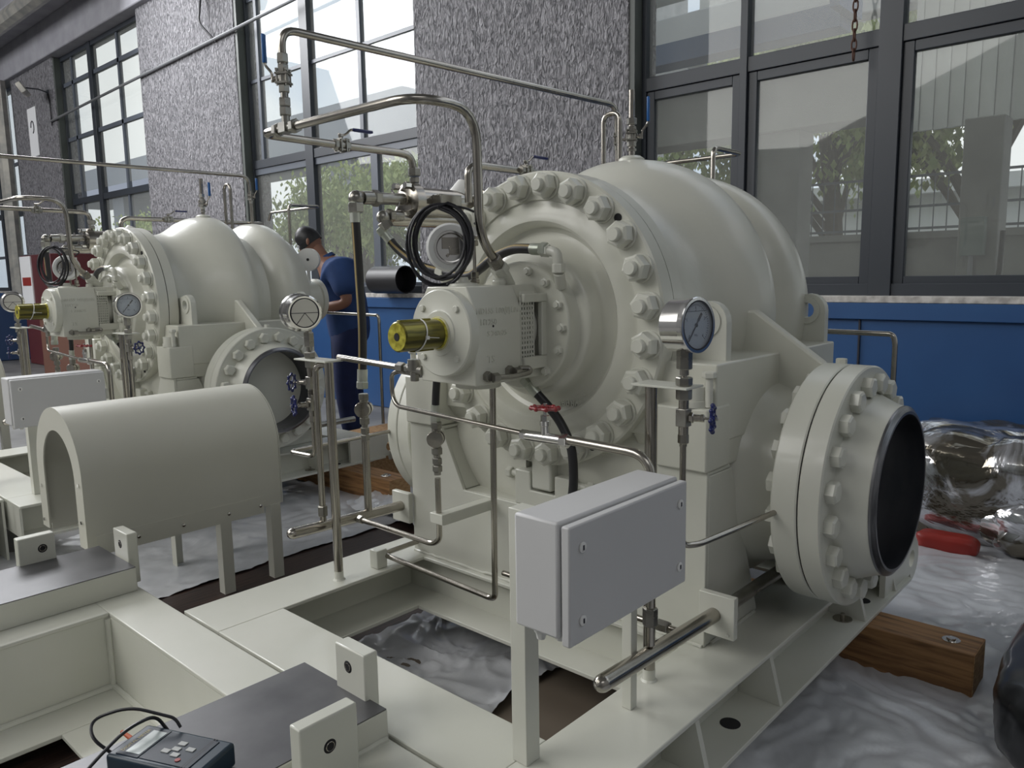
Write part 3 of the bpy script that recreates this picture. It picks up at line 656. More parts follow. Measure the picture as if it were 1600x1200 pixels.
b.box((1.134, 1.25, 0.172), (1.46, 2.30, 0.187)); b.box((1.94, 1.25, 0.172), (2.2, 2.30, 0.187)); b.box((3.2, 1.25, 0.172), (3.4, 2.30, 0.187))
b.build('bottom_flange', 'paint', parent=skid, bevel=0.002)
for x in (1.40, 1.71, 2.165, 2.93, 3.3):
    b = MB().prism([(0.930, ZD-0.0145), (0.892, 0.1875), (1.029, 0.1875), (1.029, ZD-0.0145)], 0, x, x+0.02); b.build('stiffener', 'paint', parent=skid)
for x in (1.6, 2.2, 2.9):
    b = MB().prism([(2.60, ZD-0.014), (2.63, 0.187), (2.51, 0.187), (2.51, ZD-0.014)], 0, x, x+0.012); b.build('stiffener', 'paint', parent=skid)
for x in (1.985, 3.12):
    MB().cyl((x, 0.965, 0.1865), (x, 0.965, 0.188), 0.030, 24).build('anchor_hole', 'hole', parent=skid)
MB().cyl((2.9, 0.965, 0.187), (2.9, 0.965, 0.21), 0.008, 10).cyl((2.9, 0.965, 0.187), (2.9, 0.965, 0.191), 0.035, 20).build('anchor_bolt', 'steel', parent=skid)
MB().cyl((2.9, 2.59, 0.187), (2.9, 2.59, 0.25), 0.010, 10).build('anchor_bolt', 'steel', parent=skid)
# end lugs
for y in (0.905, 2.615):
    pts = [(3.20, 0.16), (3.36, 0.16), (3.58, 0.187)]+[(3.56+0.10*math.cos(t), 0.245+0.10*math.sin(t)) for t in [-PI/2+PI*k/10 for k in range(0, 11)]]+[(3.40, 0.345), (3.2, 0.345)]
    l = MB().holed(pts, (3.56, 0.25), 0.038, 1, y, y+0.022).build('lifting_lug', 'paint', parent=skid)
# pedestals (front U plate and rear), side gussets
for X, dx in ((2.062, 1), (3.07, -1)):
    b = MB()
    outl = [(1.095, ZD), (2.455, ZD), (2.455, 0.905), (2.268, 0.905), (2.148, 0.665), (1.402, 0.665), (1.282, 0.905), (1.095, 0.905)]
    b.prism(outl, 0, X, X+0.016*dx)
    for y in (1.095, 2.443):
        b.prism([(X+0.017*dx, ZD+0.001), (X+0.37*dx, ZD+0.001), (X+0.16*dx, 0.891), (X+0.017*dx, 0.891)], 1, y, y+0.012)
    for ya, yb in ((1.282, 1.402), (2.268, 2.148)):
        s_ = -1 if ya < 1.7 else 1
        Xi = X+0.017*dx; b.add([(Xi, ya, 0.890), (X+0.15*dx, ya, 0.890), (X+0.25*dx, yb, 0.666), (Xi, yb, 0.666), (Xi, ya+0.014*s_, 0.890), (X+0.15*dx, ya+0.014*s_, 0.890), (X+0.25*dx, yb+0.014*s_, 0.666), (Xi, yb+0.014*s_, 0.666)],
              [(0, 1, 2, 3), (7, 6, 5, 4), (0, 3, 7, 4), (1, 5, 6, 2), (0, 4, 5, 1), (3, 2, 6, 7)])
    b.box((X+0.017*dx, 1.39, 0.645), (X+0.30*dx, 2.16, 0.664)); b.box((X+0.28*dx, 1.35, ZD+0.001), (X+0.299*dx, 2.2, 0.644))
    b.box((X+0.017*dx, 1.096, 0.892), (X+0.15*dx, 1.283, 0.904)); b.box((X+0.017*dx, 2.267, 0.892), (X+0.15*dx, 2.454, 0.904))
    b.build('pedestal', 'paint', parent=skid, bevel=0.003)
# weld bead along pedestal foot
b = MB()
rnd = random.Random(3)
pts = [(2.058+rnd.uniform(-.003, .003), 1.10+k*0.0225, ZD+0.004+rnd.uniform(-.002, .003)) for k in range(61)]
b.tube(pts, 0.0055, 6); pts = [(2.1+k*0.012, 1.09+rnd.uniform(-.002, .002), ZD+0.004) for k in range(26)]; b.tube(pts, 0.006, 6)
b.build('weld_bead', 'paint', parent=skid)
# centring guide block with jack screws
b = MB()
b.prism([(1.615, 0.665), (1.875, 0.665), (1.875, 0.795), (1.802, 0.795), (1.802, 0.725), (1.688, 0.725), (1.688, 0.795), (1.615, 0.795)], 0, 2.065, 2.15)
b.build('guide_block', 'paint', parent=skid, bevel=0.005)
for s_ in (-1, 1):
    y = 1.745+s_*0.13; MB().hexn((2.105, y+s_*0.045, 0.765), (2.105, y+s_*0.07, 0.765), 0.022).cyl((2.105, y-s_*0.02, 0.765), (2.105, y+s_*0.05, 0.765), 0.013, 12).build('jack_screw', 'paint', parent=skid)
# gauge support on left pedestal for tube
MB().prism([(2.02, 0.635), (2.06, 0.635), (2.06, 0.66), (1.99, 0.66), (1.99, 0.635)], 1, 1.84, 2.06).build('tube_bracket', 'paint', parent=skid) if False else None
b = MB().obox((1.93, 2.0, 0.655), (1, 0, 0), (0, 1, 0), (0, 0, 1), 0.13, 0.022, 0.005); b.obox((1.93, 1.98, 0.64), (1, 0, 0), (0, 1, 0), (0, 0, 1), 0.13, 0.004, 0.018); b.box((1.79, 1.975, 0.625), (1.83, 2.04, 0.662)); b.build('tube_bracket', 'paint', parent=skid, bevel=0.002)
b = MB().box((1.815, 2.39, ZD), (1.865, 2.44, 0.425)); b.build('pipe_block', 'paint', parent=skid, bevel=0.004)
# header brackets on pedestals
MB().box((2.035, 0.985, 0.415), (2.06, 1.10, 0.545)).cyl((2.034, 1.003, 0.43), (2.03, 1.003, 0.43), 0.006, 8).build('header_bracket', 'paint', parent=skid, bevel=0.004)
MB().box((2.035, 2.45, 0.47), (2.06, 2.56, 0.60)).build('header_bracket', 'paint', parent=skid, bevel=0.004)
SET.append((skid, 'cream welded steel base frame carrying the second pump at left'))
SET.append((pump, 'second large cream pump at left with a lavender-capped nozzle'))

# ================================================================== PIPING helpers
def pipe(name, pts, r, label, m='steel', bend=0.06, cat='pipe', nuts=(), caps=()):
    """nuts: (point a, point b, radius) hex fittings as parts"""
    o = thing(name, pts[0], label, cat)
    MB().tube(pts, r, 14, bend=bend).build('tube', m, parent=o)
    for a, b_, rr in nuts: MB().hexn(a, b_, rr).build('fitting', 'fitting', parent=o, smooth=25)
    return o
def gauge(c, nrm, label, stem, back=False, scale_text=('0', '1', '2', '3', '4')):
    """c = centre of dial, nrm = dial normal"""
    g = thing('pressure_gauge', c, label, 'gauge')
    c = Vector(c); n = Vector(nrm).normalized(); _, u, v = frame_of(n, (0, 0, 1)); right = u.cross(n)*1.0
    # case behind dial
    prof = [(-0.072, 0.0), (-0.072, 0.062), (-0.068, 0.068), (-0.012, 0.068), (-0.010, 0.072), (0.004, 0.073), (0.006, 0.071), (0.006, 0.064), (-0.004, 0.063), (-0.004, 0.0)]
    MB().lathe(prof, c, n, 56).build('case', 'chrome', parent=g, smooth=30)
    MB().lathe([(-0.0035, 0.0635), (-0.003, 0.0635), (-0.003, 0.0)], c, n, 48).build('dial', 'dial', parent=g)
    MB().lathe([(0.004, 0.0645), (0.0058, 0.0645), (0.0058, 0.060), (0.004, 0.060)], c, n, 48, closed=True).build('bezel', 'ink', parent=g)
    b = MB()
    for k in range(0, 41):
        a = math.radians(225-270*k/40); d = right*math.cos(a)+u*math.sin(a); L = 0.010 if k % 10 == 0 else (0.007 if k % 5 == 0 else 0.004)
        b.obox(c+n*-0.0026+d*(0.054-L/2), d, n.cross(d), n, L/2, 0.0006, 0.0002)
    b.obox(c-n*0.0026+u*0.036, right, u, n, 0.046, 0.0006, 0.0002)
    b.build('scale_marks', 'ink', parent=g)
    for k, t in enumerate(scale_text):
        a = math.radians(225-270*k/4); d = right*math.cos(a)+u*math.sin(a); text(t, 0.013, c-n*0.0024+d*0.040, right, u, 'ink', 'numeral', g)
    text('MPa', 0.009, c-n*0.0024-u*0.026, right, u, 'ink', 'unit_text', g)
    nd = (right*math.cos(math.radians(231))+u*math.sin(math.radians(231)))
    b = MB().obox(c-n*0.0012+nd*0.012, nd, n.cross(nd), n, 0.040, 0.0016, 0.0005); b.obox(c-n*0.0012-nd*0.026, nd, n.cross(nd), n, 0.012, 0.0035, 0.0005); b.cyl(c-n*0.002, c+n*0.0005, 0.005, 14)
    b.build('needle', 'ink', parent=g)
    MB().lathe([(0.0015, 0.0632), (0.0025, 0.0632)], c, n, 40).build('glass', 'dial_glass', parent=g)
    if back:
        b = MB(); bc = c-n*0.0725
        b.lathe([(0, 0.056), (-0.002, 0.056), (-0.002, 0.052), (0, 0.052)], bc, n, 48, closed=True)
        b.obox(bc, right, u, n, 0.052, 0.0012, 0.001)
        for s_ in (-1, 1):
            d = (right*0.62*s_-u*0.78).normalized(); b.obox(bc+d*0.027, d, n.cross(d), n, 0.026, 0.0012, 0.001)
        b.build('back_plate', 'ink', parent=g)
        MB().lathe([(0.0004, 0.0), (0.0004, 0.051), (-0.0006, 0.051), (-0.0006, 0)], c-n*0.0722, n, 48).build('relief_disc', 'gauge_back', parent=g)
    s = Vector(stem); top = c-n*0.030-Vector((0, 0, 0.066)); s0 = Vector((s.x, s.y, top.z))
    MB().tube([s0+Vector((0, 0, 0.004)), s], 0.0075, 12).hexn(s0, s0-Vector((0, 0, 0.022)), 0.013).build('stem', 'steel', parent=g)
    return g
def handwheel(parent, c, ax, r, m, name='handwheel'):
    c = Vector(c); d, u, v = frame_of(ax); b = MB(); n = 8
    pts = [c+(u*math.cos(t)+v*math.sin(t))*(r*(1+0.10*math.cos(8*t))) for t in [2*PI*k/48 for k in range(48)]]
    b.tube(pts, r*0.13, 8, closed=True)
    for k in range(n):
        t = 2*PI*k/n; q = c+(u*math.cos(t)+v*math.sin(t))*r*1.08; b.sph(q, r*0.21, 10, 6)
    for k in range(4):
        t = 2*PI*k/4+0.4; b.tube([c-d*0.003, c+(u*math.cos(t)+v*math.sin(t))*r], r*0.10, 6)
    b.lathe([(-0.006, r*0.26), (0.006, r*0.26)], c, d, 14)
    w_ = b.build(name, m, parent=parent)
    MB().hexn(c+d*0.004, c+d*0.014, r*0.16).build('wheel_nut', 'chrome', parent=w_)
    return w_
def valve_needle(c, ax, label, wheel='blue_enamel', wr=0.032, blen=0.05, up=0.055, dn=0.06):
    """body block with vertical ends, bonnet along ax ending in handwheel"""
    v_ = thing('needle_valve', c, label, 'valve'); c = Vector(c); ax = Vector(ax).normalized()
    b = MB().box(c-Vector((0.0155, 0.0155, 0.024)), c+Vector((0.0155, 0.0155, 0.024))); b.build('body', 'fitting', parent=v_, bevel=0.002)
    MB().cyl(c+Vector((0, 0, 0.024)), c+Vector((0, 0, up)), 0.0135, 16).build('upper_connector', 'steel', parent=v_)
    MB().cyl(c-Vector((0, 0, 0.0235)), c-Vector((0, 0, 0.046)), 0.0135, 16).hexn(c-Vector((0, 0, 0.045)), c-Vector((0, 0, 0.070)), 0.0145).cyl(c-Vector((0, 0, 0.069)), c-Vector((0, 0, 0.078)), 0.010, 12).build('lower_connector', 'steel', parent=v_)
    MB().hexn(c+ax*0.014, c+ax*0.026, 0.014).cyl(c+ax*0.026, c+ax*0.045, 0.010, 14).hexn(c+ax*0.044, c+ax*0.054, 0.0105).cyl(c+ax*0.05, c+ax*(0.054+blen*0.5), 0.004, 8).build('bonnet', 'steel', parent=v_)
    handwheel(v_, c+ax*(0.05+blen*0.5), ax, wr, wheel)
    return v_
def ball_valve(c, ax, hd, label, L=0.05, r=0.018, lever='blue_grip', hup=0.05):
    """ax = pipe axis, hd = stem direction, lever lies along ax"""
    v_ = thing('ball_valve', c, label, 'valve'); c = Vector(c); ax = Vector(ax).normalized(); hd = Vector(hd).normalized(); sd = ax.cross(hd)
    b = MB().cyl(c-ax*L*0.45, c+ax*L*0.45, r*1.15, 18); b.hexn(c-ax*L, c-ax*L*0.45, r*1.25); b.hexn(c+ax*L*0.45, c+ax*L, r*1.25)
    b.build('body', 'fitting', parent=v_, smooth=30)
    b = MB()
    for i in (-1, 1):
        for j in (-1, 1): b.cyl(c-ax*L*0.55+hd*i*r*1.05+sd*j*r*1.05, c+ax*L*0.55+hd*i*r*1.05+sd*j*r*1.05, r*0.22, 8); b.hexn(c+ax*L*0.5+hd*i*r*1.05+sd*j*r*1.05, c+ax*L*0.7+hd*i*r*1.05+sd*j*r*1.05, r*0.38)
    b.obox(c-ax*L*0.33, hd, sd, ax, r*1.45, r*1.45, L*0.07); b.obox(c+ax*L*0.33, hd, sd, ax, r*1.45, r*1.45, L*0.07)
    b.build('body_bolts', 'fitting', parent=v_)
    b = MB().cyl(c+hd*r, c+hd*hup*0.75, r*0.45, 12).hexn(c+hd*hup*0.6, c+hd*hup*0.8, r*0.65); b.build('stem', 'steel', parent=v_)
    t = c+hd*hup*0.8
    MB().tube([t-ax*0.01, t+ax*0.02, t+ax*0.045+hd*0.022, t+ax*0.06+hd*0.024], 0.0045, 8, bend=0.01).build('lever', 'steel', parent=v_)
    q = t+ax*0.055+hd*0.024
    MB().obox(q+ax*0.045, ax, sd, hd, 0.047, 0.010, 0.0055).build('grip', lever, parent=v_, bevel=0.004)
    return v_
def check_valve(c, label, sc=1.0):
    v_ = thing('check_valve', c, label, 'valve'); c = Vector(c); s = sc
    MB().cyl(c-Vector((0, 0, 0.035*s)), c+Vector((0, 0, 0.035*s)), 0.017*s, 18).hexn(c+Vector((0, 0, 0.035*s)), c+Vector((0, 0, 0.062*s)), 0.021*s).hexn(c-Vector((0, 0, 0.062*s)), c-Vector((0, 0, 0.035*s)), 0.021*s).build('body', 'fitting', parent=v_)
    n = Vector((-0.82, -0.57, 0))
    MB().lathe([(-0.005, 0.030*s), (0.018*s, 0.0315*s), (0.02*s, 0.0295*s), (0.021*s, 0.0)], c+n*0.010*s, n, 36).lathe([(-0.034*s, 0.0), (-0.034*s, 0.027*s), (-0.006, 0.0315*s), (0, 0.0315*s)], c, n, 36).build('round_caps', 'steel', parent=v_, smooth=30)
    MB().hexn(c-Vector((0, 0, 0.075*s)), c-Vector((0, 0, 0.10*s)), 0.0185*s).hexn(c-Vector((0, 0, 0.104*s)), c-Vector((0, 0, 0.128*s)), 0.019*s).cyl(c-Vector((0, 0, 0.06*s)), c-Vector((0, 0, 0.14*s)), 0.013*s, 14).build('coupling', 'fitting', parent=v_, smooth=25)
    return v_
def hose(name, pts, r, label, ends=0.05, stripe=None):
    o = thing(name, pts[0], label, 'hose')
    # smooth spline through points
    P = [Vector(p) for p in pts]; Q = []
    for i in range(len(P)-1):
        p0 = P[max(i-1, 0)]; p1 = P[i]; p2 = P[i+1]; p3 = P[min(i+2, len(P)-1)]
        for k in range(8):
            t = k/8; Q.append(0.5*((2*p1)+(-p0+p2)*t+(2*p0-5*p1+4*p2-p3)*t*t+(-p0+3*p1-3*p2+p3)*t**3))
    Q.append(P[-1])
    MB().tube(Q, r, 16).build('rubber_hose', 'rubber', parent=o)
    if stripe:
        sv = Vector(stripe); b = MB(); vs = []; fs = []
        for i, q in enumerate(Q):
            d = (Q[min(i+1, len(Q)-1)]-Q[max(i-1, 0)]).normalized(); n = (sv-d*sv.dot(d)).normalized(); t = d.cross(n)
            vs += [q+n*r*1.0+t*r*0.26-n*r*0.03, q+n*r*1.02+t*r*0.12, q+n*r*1.02-t*r*0.12, q+n*r*1.0-t*r*0.26-n*r*0.03]
        for i in range(len(Q)-1):
            for k in range(3): fs.append((4*i+k, 4*i+k+1, 4*i+5+k, 4*i+4+k))
        MB().add(vs, fs).build('printed_stripe', 'stripe', parent=o)
    for a, b_ in ((Q[0], Q[2]), (Q[-1], Q[-3])):
        d = (a-b_).normalized(); MB().cyl(a-d*0.004, a+d*ends, r*1.18, 18).hexn(a+d*ends*0.98, a+d*(ends+0.028), r*1.4).build('ferrule', 'zinc', parent=o)
    return o
def both(o, label2): SET.append((o, label2)); return o

# ================================================================== gauge stands
def stand(base, top, plate, label):
    o = thing('gauge_stand', base, label, 'stand')
    MB().cyl(base, (base[0], base[1], base[2]+0.035), 0.0178, 20).lathe([(0, 0.024), (0.006, 0.0195)], base, (0, 0, 1), 20).build('foot_sleeve', 'paint', parent=o)
    MB().cyl((base[0], base[1], base[2]+0.034), (base[0], base[1], top), 0.0172, 22).build('post', 'steel', parent=o)
    MB().box((plate[0], plate[1], top), (plate[2], plate[3], top+0.006)).build('plate', 'paint', parent=o, bevel=0.001)
    return o
both(stand((1.79, 1.121, ZD), 1.199, (1.755, 0.995, 1.845, 1.165), 'stainless gauge post right of the foreground pump control box'), 'stainless gauge post before the second pump cover flange')
both(stand((1.659, 2.429, ZD), 1.193, (1.62, 2.395, 1.70, 2.60), 'tall stainless gauge post left of the foreground pump shaft'), 'stainless gauge post far left beside the second pump shaft')
SX, SY = 1.79, 1.022
both(gauge((1.79, 0.988, 1.365), (-0.12, -1, 0.03), 'liquid-filled dial gauge with black rim on the right gauge post', (SX, SY, 1.21)), 'dial gauge showing its face before the second pump cover')
LX, LY = 1.66, 2.552
both(gauge((1.655, 2.605, 1.372), (0.25, 1, 0.0), 'dial gauge seen from behind on the left gauge post', (LX, LY, 1.20), back=True), 'dial gauge seen from behind at the far left edge')
def vstack(x, y, ztop, zlist, zend, label):
    o = thing('gauge_riser', (x, y, zend), label, 'fitting'); b = MB()
    b.hexn((x, y, ztop+0.105), (x, y, ztop+0.05), 0.0205); b.cyl((x, y, ztop+0.05), (x, y, ztop+0.035), 0.012, 12); b.hexn((x, y, ztop+0.03), (x, y, ztop+0.007), 0.022); b.hexn((x, y, ztop-0.001), (x, y, ztop-0.03), 0.021)
    b.build('gauge_nuts', 'fitting', parent=o, smooth=25)
    MB().cyl((x, y, ztop-0.03), (x, y, zlist[0]+0.05), 0.009, 12).build('nipple', 'steel', parent=o)
    return o
both(vstack(SX, SY, 1.199, [1.128], 1.19, 'hex fittings joining the right gauge to its bracket plate'), 'hex fittings under the second pump gauge face')
both(vstack(LX, LY, 1.193, [1.095], 1.18, 'hex fittings under the backward-facing left gauge'), 'hex fittings under the far left backward gauge')
both(valve_needle((SX, SY, 1.122), (0.35, -1, 0), 'needle valve with dark blue handwheel below the right gauge'), 'needle valve with blue handwheel below the second pump gauge face')
both(valve_needle((LX, LY, 1.105), (-0.55, 0.95, 0), 'upper needle valve with dark blue handwheel on the left gauge post', wr=0.030, blen=0.06), 'upper blue handwheel valve on the far left gauge post')
both(valve_needle((LX, LY, 1.022), (-0.95, 0.30, 0), 'lower needle valve with dark blue handwheel on the left gauge post', wr=0.032, blen=0.04), 'lower blue handwheel valve on the far left gauge post')
both(pipe('sensing_tube', [(SX, SY, 1.045), (SX, SY, 0.77), (1.84, 1.0, 0.765), (2.04, 0.965, 0.775), (2.19, 0.93, 0.788)], 0.0085, 'thin stainless tube from right gauge valve to the open nozzle flange', bend=0.045),
     'thin stainless tube from second pump gauge valve to its nozzle')
both(pipe('sensing_tube', [(LX, LY, 0.945), (LX, LY, 0.815), (LX, 2.735, 0.809), (2.20, 2.735, 0.809)], 0.0085, 'thin bent stainless tube at the foot of the left gauge valves', bend=0.035), 'thin bent tube under the far left gauge valves')

# ================================================================== oil headers and risers
def header(p0, p1, r, label, side):
    o = thing('oil_header', p0, label, 'pipe'); a = Vector(p0); b_ = Vector(p1); d = (b_-a).normalized()
    MB().tube([a+d*r*1.2, b_], r, 20).lathe([(0, 0.0), (r*0.15, r*0.5), (r*0.45, r*0.8), (r*1.0, r*1.0), (r*1.3, r*1.0)], a-d*0.0, d, 22).build('header_tube', 'steel', parent=o)
    return o
hr = header((1.44, 1.05, 0.503), (2.04, 1.05, 0.480), 0.0225, 'thick capped stainless header pipe below the right control box', 1)
MB().tube([(1.99, 1.05, 0.480), (3.35, 1.05, 0.47)], 0.021, 16).build('rear_run', 'fitting', parent=hr)
both(hr, 'capped stainless header pipe on right side of second base frame')
hl = header((1.49, 2.50, 0.557), (2.04, 2.50, 0.54), 0.0215, 'thick capped stainless header pipe left of the foreground pedestal', 1)
both(hl, 'capped stainless header pipe on left side of second base frame')
# right header riser + red valve run
both(pipe('drain_pipe', [(1.68, 1.05, 0.52), (1.68, 1.05, 1.035), (1.68, 1.34, 1.040)], 0.013, 'stainless drain pipe rising behind the control box to the red valve', bend=0.07,
          nuts=[((1.68, 1.05, 0.575), (1.68, 1.05, 0.625), 0.020)]), 'stainless drain pipe behind the second control box')
rv = thing('globe_valve', (1.68, 1.40, 1.035), 'small globe valve with red handwheel in front of the pump cover', 'valve')
MB().cyl((1.68, 1.33, 1.036), (1.68, 1.475, 1.034), 0.0155, 18).hexn((1.68, 1.345, 1.036), (1.68, 1.32, 1.036), 0.020).hexn((1.68, 1.468, 1.034), (1.68, 1.495, 1.034), 0.0165).lathe([(0, 0.013), (0.03, 0.012), (0.032, 0.015), (0.045, 0.015)], (1.68, 1.405, 1.04), (0, 0, 1), 16).build('body', 'chrome', parent=rv)
MB().hexn((1.68, 1.405, 1.082), (1.68, 1.405, 1.102), 0.013).cyl((1.68, 1.405, 1.10), (1.68, 1.405, 1.12), 0.005, 8).build('bonnet', 'chrome', parent=rv)
handwheel(rv, (1.68, 1.405, 1.122), (0.05, 0, 1), 0.036, 'red_enamel')
both(rv, 'small globe valve with red handwheel under the second bearing housing')
both(pipe('drain_tube', [(1.68, 1.495, 1.038), (1.69, 2.08, 1.058), (1.70, 2.115, 1.09), (1.70, 2.115, 1.165), (1.70, 2.08, 1.178), (1.70, 1.985, 1.176)], 0.0078, 'thin stainless tube looping from red valve to bearing housing', bend=0.035,
          nuts=[((1.70, 1.985, 1.176), (1.70, 1.962, 1.176), 0.012), ((1.70, 1.955, 1.176), (1.70, 1.93, 1.176), 0.012)]), 'thin tube looping from the second red valve to its bearing housing')
both(pipe('cooling_tube', [(1.865, 2.415, 0.395), (1.85, 1.80, 0.385), (1.838, 1.77, 0.40), (1.842, 1.765, 1.16)], 0.0105, 'vertical stainless tube bent along the deck below the bearing housing', bend=0.05), 'vertical stainless tube below the second bearing housing')
both(pipe('cooling_tube', [(1.87, 2.43, 0.39), (2.3, 2.44, 0.39)], 0.0105, 'short stainless tube from deck block towards the left pedestal'), 'short tube on the second base frame deck')
both(pipe('inlet_pipe', [(1.70, 2.42, 1.207), (1.66, 2.03, 1.200)], 0.0115, 'short stainless pipe from left gauge post to bearing housing', nuts=[((1.66, 2.03, 1.200), (1.66, 1.995, 1.199), 0.0185), ((1.66, 1.985, 1.199), (1.66, 1.965, 1.199), 0.016)]), 'short stainless pipe to the second bearing housing')
tv = thing('angle_valve', (1.66, 1.94, 1.197), 'dull angle valve body on the left side of bearing housing', 'valve')
MB().cyl((1.66, 1.97, 1.199), (1.66, 1.90, 1.197), 0.016, 18).cyl((1.655, 1.94, 1.197), (1.655, 1.94, 1.232), 0.022, 22).hexn((1.655, 1.94, 1.16), (1.655, 1.94, 1.19), 0.015).build('body', 'fitting', parent=tv)
both(tv, 'dull angle valve body beside the second bearing housing')
both(pipe('supply_pipe', [(1.415, 2.5, 1.195), (1.415, 2.5, 0.56)], 0.0135, 'stainless riser pipe just left of the tall gauge post', nuts=[((1.43, 2.5, 0.58), (1.43, 2.5, 0.62), 0.022)]), 'stainless riser pipe beside the far left gauge post') if False else None
r1 = pipe('supply_pipe', [(1.648, 2.50, 0.555), (1.648, 2.50, 1.165), (1.655, 2.475, 1.18), (1.66, 2.44, 1.18)], 0.0125, 'stainless riser pipe just left of the tall gauge post', bend=0.04, nuts=[((1.648, 2.5, 0.592), (1.648, 2.5, 0.632), 0.020)])
both(r1, 'stainless riser pipe beside the far left gauge post')
both(pipe('return_pipe', [(1.864, 2.50, 0.55), (1.864, 2.50, 0.86)], 0.0155, 'stainless return pipe rising from the left header to check valve'), 'stainless return pipe on the left header of second base')
both(check_valve((1.864, 2.50, 0.98), 'round check valve on the return pipe below the long hose', 1.0), 'round check valve on the second pump return pipe')
both(hose('hydraulic_hose', [(1.864, 2.50, 1.135), (1.872, 2.50, 1.3), (1.868, 2.50, 1.5), (1.862, 2.50, 1.715)], 0.0175, 'long vertical black hose with yellow stripe left of the shaft', 0.045, stripe=(-0.97, -0.1, 0)), 'long vertical black hose left of the second pump shaft')
both(pipe('feed_tube', [(1.80, 2.49, 0.545), (1.806, 2.05, 0.538), (1.806, 2.01, 0.56), (1.806, 2.01, 0.79)], 0.0105, 'bright stainless tube from left header curving up to check valve', bend=0.05, nuts=[((1.80, 2.48, 0.545), (1.80, 2.455, 0.545), 0.017)]), 'bright tube curving up on the second pedestal')
both(check_valve((1.806, 2.01, 0.935), 'round check valve in front of the left pedestal', 0.95), 'round check valve in front of the second left pedestal')
both(hose('hydraulic_hose', [(1.806, 2.01, 1.05), (1.806, 2.005, 1.10), (1.80, 1.99, 1.16)], 0.0135, 'short black hose stub between check valve and bearing housing', 0.03), 'short black hose stub below the second bearing housing')
both(hose('hydraulic_hose', [(1.99, 1.70, 1.10), (2.0, 1.655, 1.055), (2.0, 1.60, 1.00), (1.995, 1.555, 0.92), (1.99, 1.545, 0.80), (1.98, 1.56, 0.70)], 0.0155, 'black hose curving down past the red valve to the deck', 0.04), 'black hose curving down below the second pump cover')

both(pipe('header_branch', [(1.86, 1.065, 0.487), (1.86, 1.75, 0.487)], 0.0095, 'thin stainless branch tube behind the small box leg joining the right header', nuts=[((1.86, 1.10, 0.487), (1.86, 1.135, 0.487), 0.019)]), 'thin branch tube joining the right header of the second base')
# ================================================================== top pipework and cooler
CX, CYc, CZc = 2.13, 2.52, 1.81
cl = thing('oil_cooler', (2.13, 2.52, 1.72), 'stainless cylindrical oil cooler beside the top of the pump', 'oil cooler')
MB().lathe([(0, 0.0), (0, 0.055), (0.01, 0.078), (0.05, 0.080), (0.055, 0.064), (0.40, 0.062), (0.405, 0.078), (0.455, 0.078), (0.47, 0.05), (0.48, 0.0)], (2.13, 2.52, 1.805), (1, -0.05, 0), 40).build('shell', 'steel', parent=cl, smooth=30)
MB().tube([(2.02, 2.525, 1.735), (2.55, 2.50, 1.735)], 0.030, 20).tube([(2.45, 2.44, 1.80), (3.0, 2.42, 1.80)], 0.042, 20).build('lower_body', 'steel', parent=cl)
MB().cyl((2.44, 2.51, 1.84), (2.47, 2.505, 1.90), 0.06, 28, r2=0.04).build('end_dome', 'white_plastic', parent=cl)
b = MB()
for s_ in (-0.035, 0.035): b.hexn((2.10, 2.52+s_, 1.868), (2.13, 2.52+s_, 1.868), 0.014)
b.hexn((2.10, 2.50, 1.755), (2.13, 2.50, 1.755), 0.012); b.tube([(2.06, 2.52, 1.85), (2.085, 2.50, 1.80), (2.075, 2.515, 1.76)], 0.005, 6)
b.build('end_bolts', 'chrome', parent=cl)
MB().box((2.0, 2.455, 1.755), (2.09, 2.46, 1.79)).build('name_strip', 'film_yellow', parent=cl) if False else None
b = MB().cyl((2.12, 2.52, 1.815), (1.99, 2.515, 1.81), 0.024, 20).hexn((1.99, 2.515, 1.81), (1.955, 2.512, 1.81), 0.033).cyl((1.955, 2.512, 1.81), (1.90, 2.505, 1.807), 0.026, 20).sph((1.872, 2.502, 1.803), 0.031, 18, 12).hexn((1.866, 2.50, 1.785), (1.866, 2.50, 1.748), 0.032)
b.build('upper_elbow', 'fitting', parent=cl)
b = MB().cyl((2.09, 2.50, 1.745), (2.02, 2.495, 1.742), 0.022, 18).hexn((2.04, 2.495, 1.742), (2.01, 2.49, 1.742), 0.028).sph((1.985, 2.485, 1.735), 0.027, 18, 12).hexn((1.985, 2.485, 1.72), (2.0, 2.475, 1.69), 0.027)
b.build('lower_elbow', 'fitting', parent=cl)
MB().box((2.22, 2.40, 1.79), (2.34, 2.455, 1.835)).build('tag_block', 'fitting', parent=cl, bevel=0.004)
both(cl, 'stainless cylindrical oil cooler beside the second pump')
both(hose('hydraulic_hose', [(2.004, 2.47, 1.645), (2.02, 2.43, 1.60), (2.02, 2.32, 1.545), (2.02, 2.18, 1.515), (1.99, 2.02, 1.50), (1.965, 1.93, 1.525), (1.95, 1.85, 1.560), (1.95, 1.76, 1.585), (1.95, 1.675, 1.583)], 0.0165, 'black striped hose arching from the cooler over the bearing housing', 0.035, stripe=(-0.75, 0.1, 0.65)), 'black hose arching over the second bearing housing')
el = thing('hose_elbow', (1.95, 1.60, 1.50), 'cream painted elbow where the hose enters the cover', 'fitting')
MB().hexn((1.95, 1.640, 1.578), (1.95, 1.605, 1.575), 0.021).tube([(1.95, 1.61, 1.575), (1.95, 1.575, 1.57), (1.955, 1.572, 1.52)], 0.017, 12, bend=0.02).hexn((1.955, 1.572, 1.535), (1.957, 1.573, 1.505), 0.022).cyl((1.957, 1.573, 1.505), (1.99, 1.59, 1.46), 0.018, 14).build('body', 'paint', parent=el)
both(el, 'cream painted elbow above the second bearing housing')
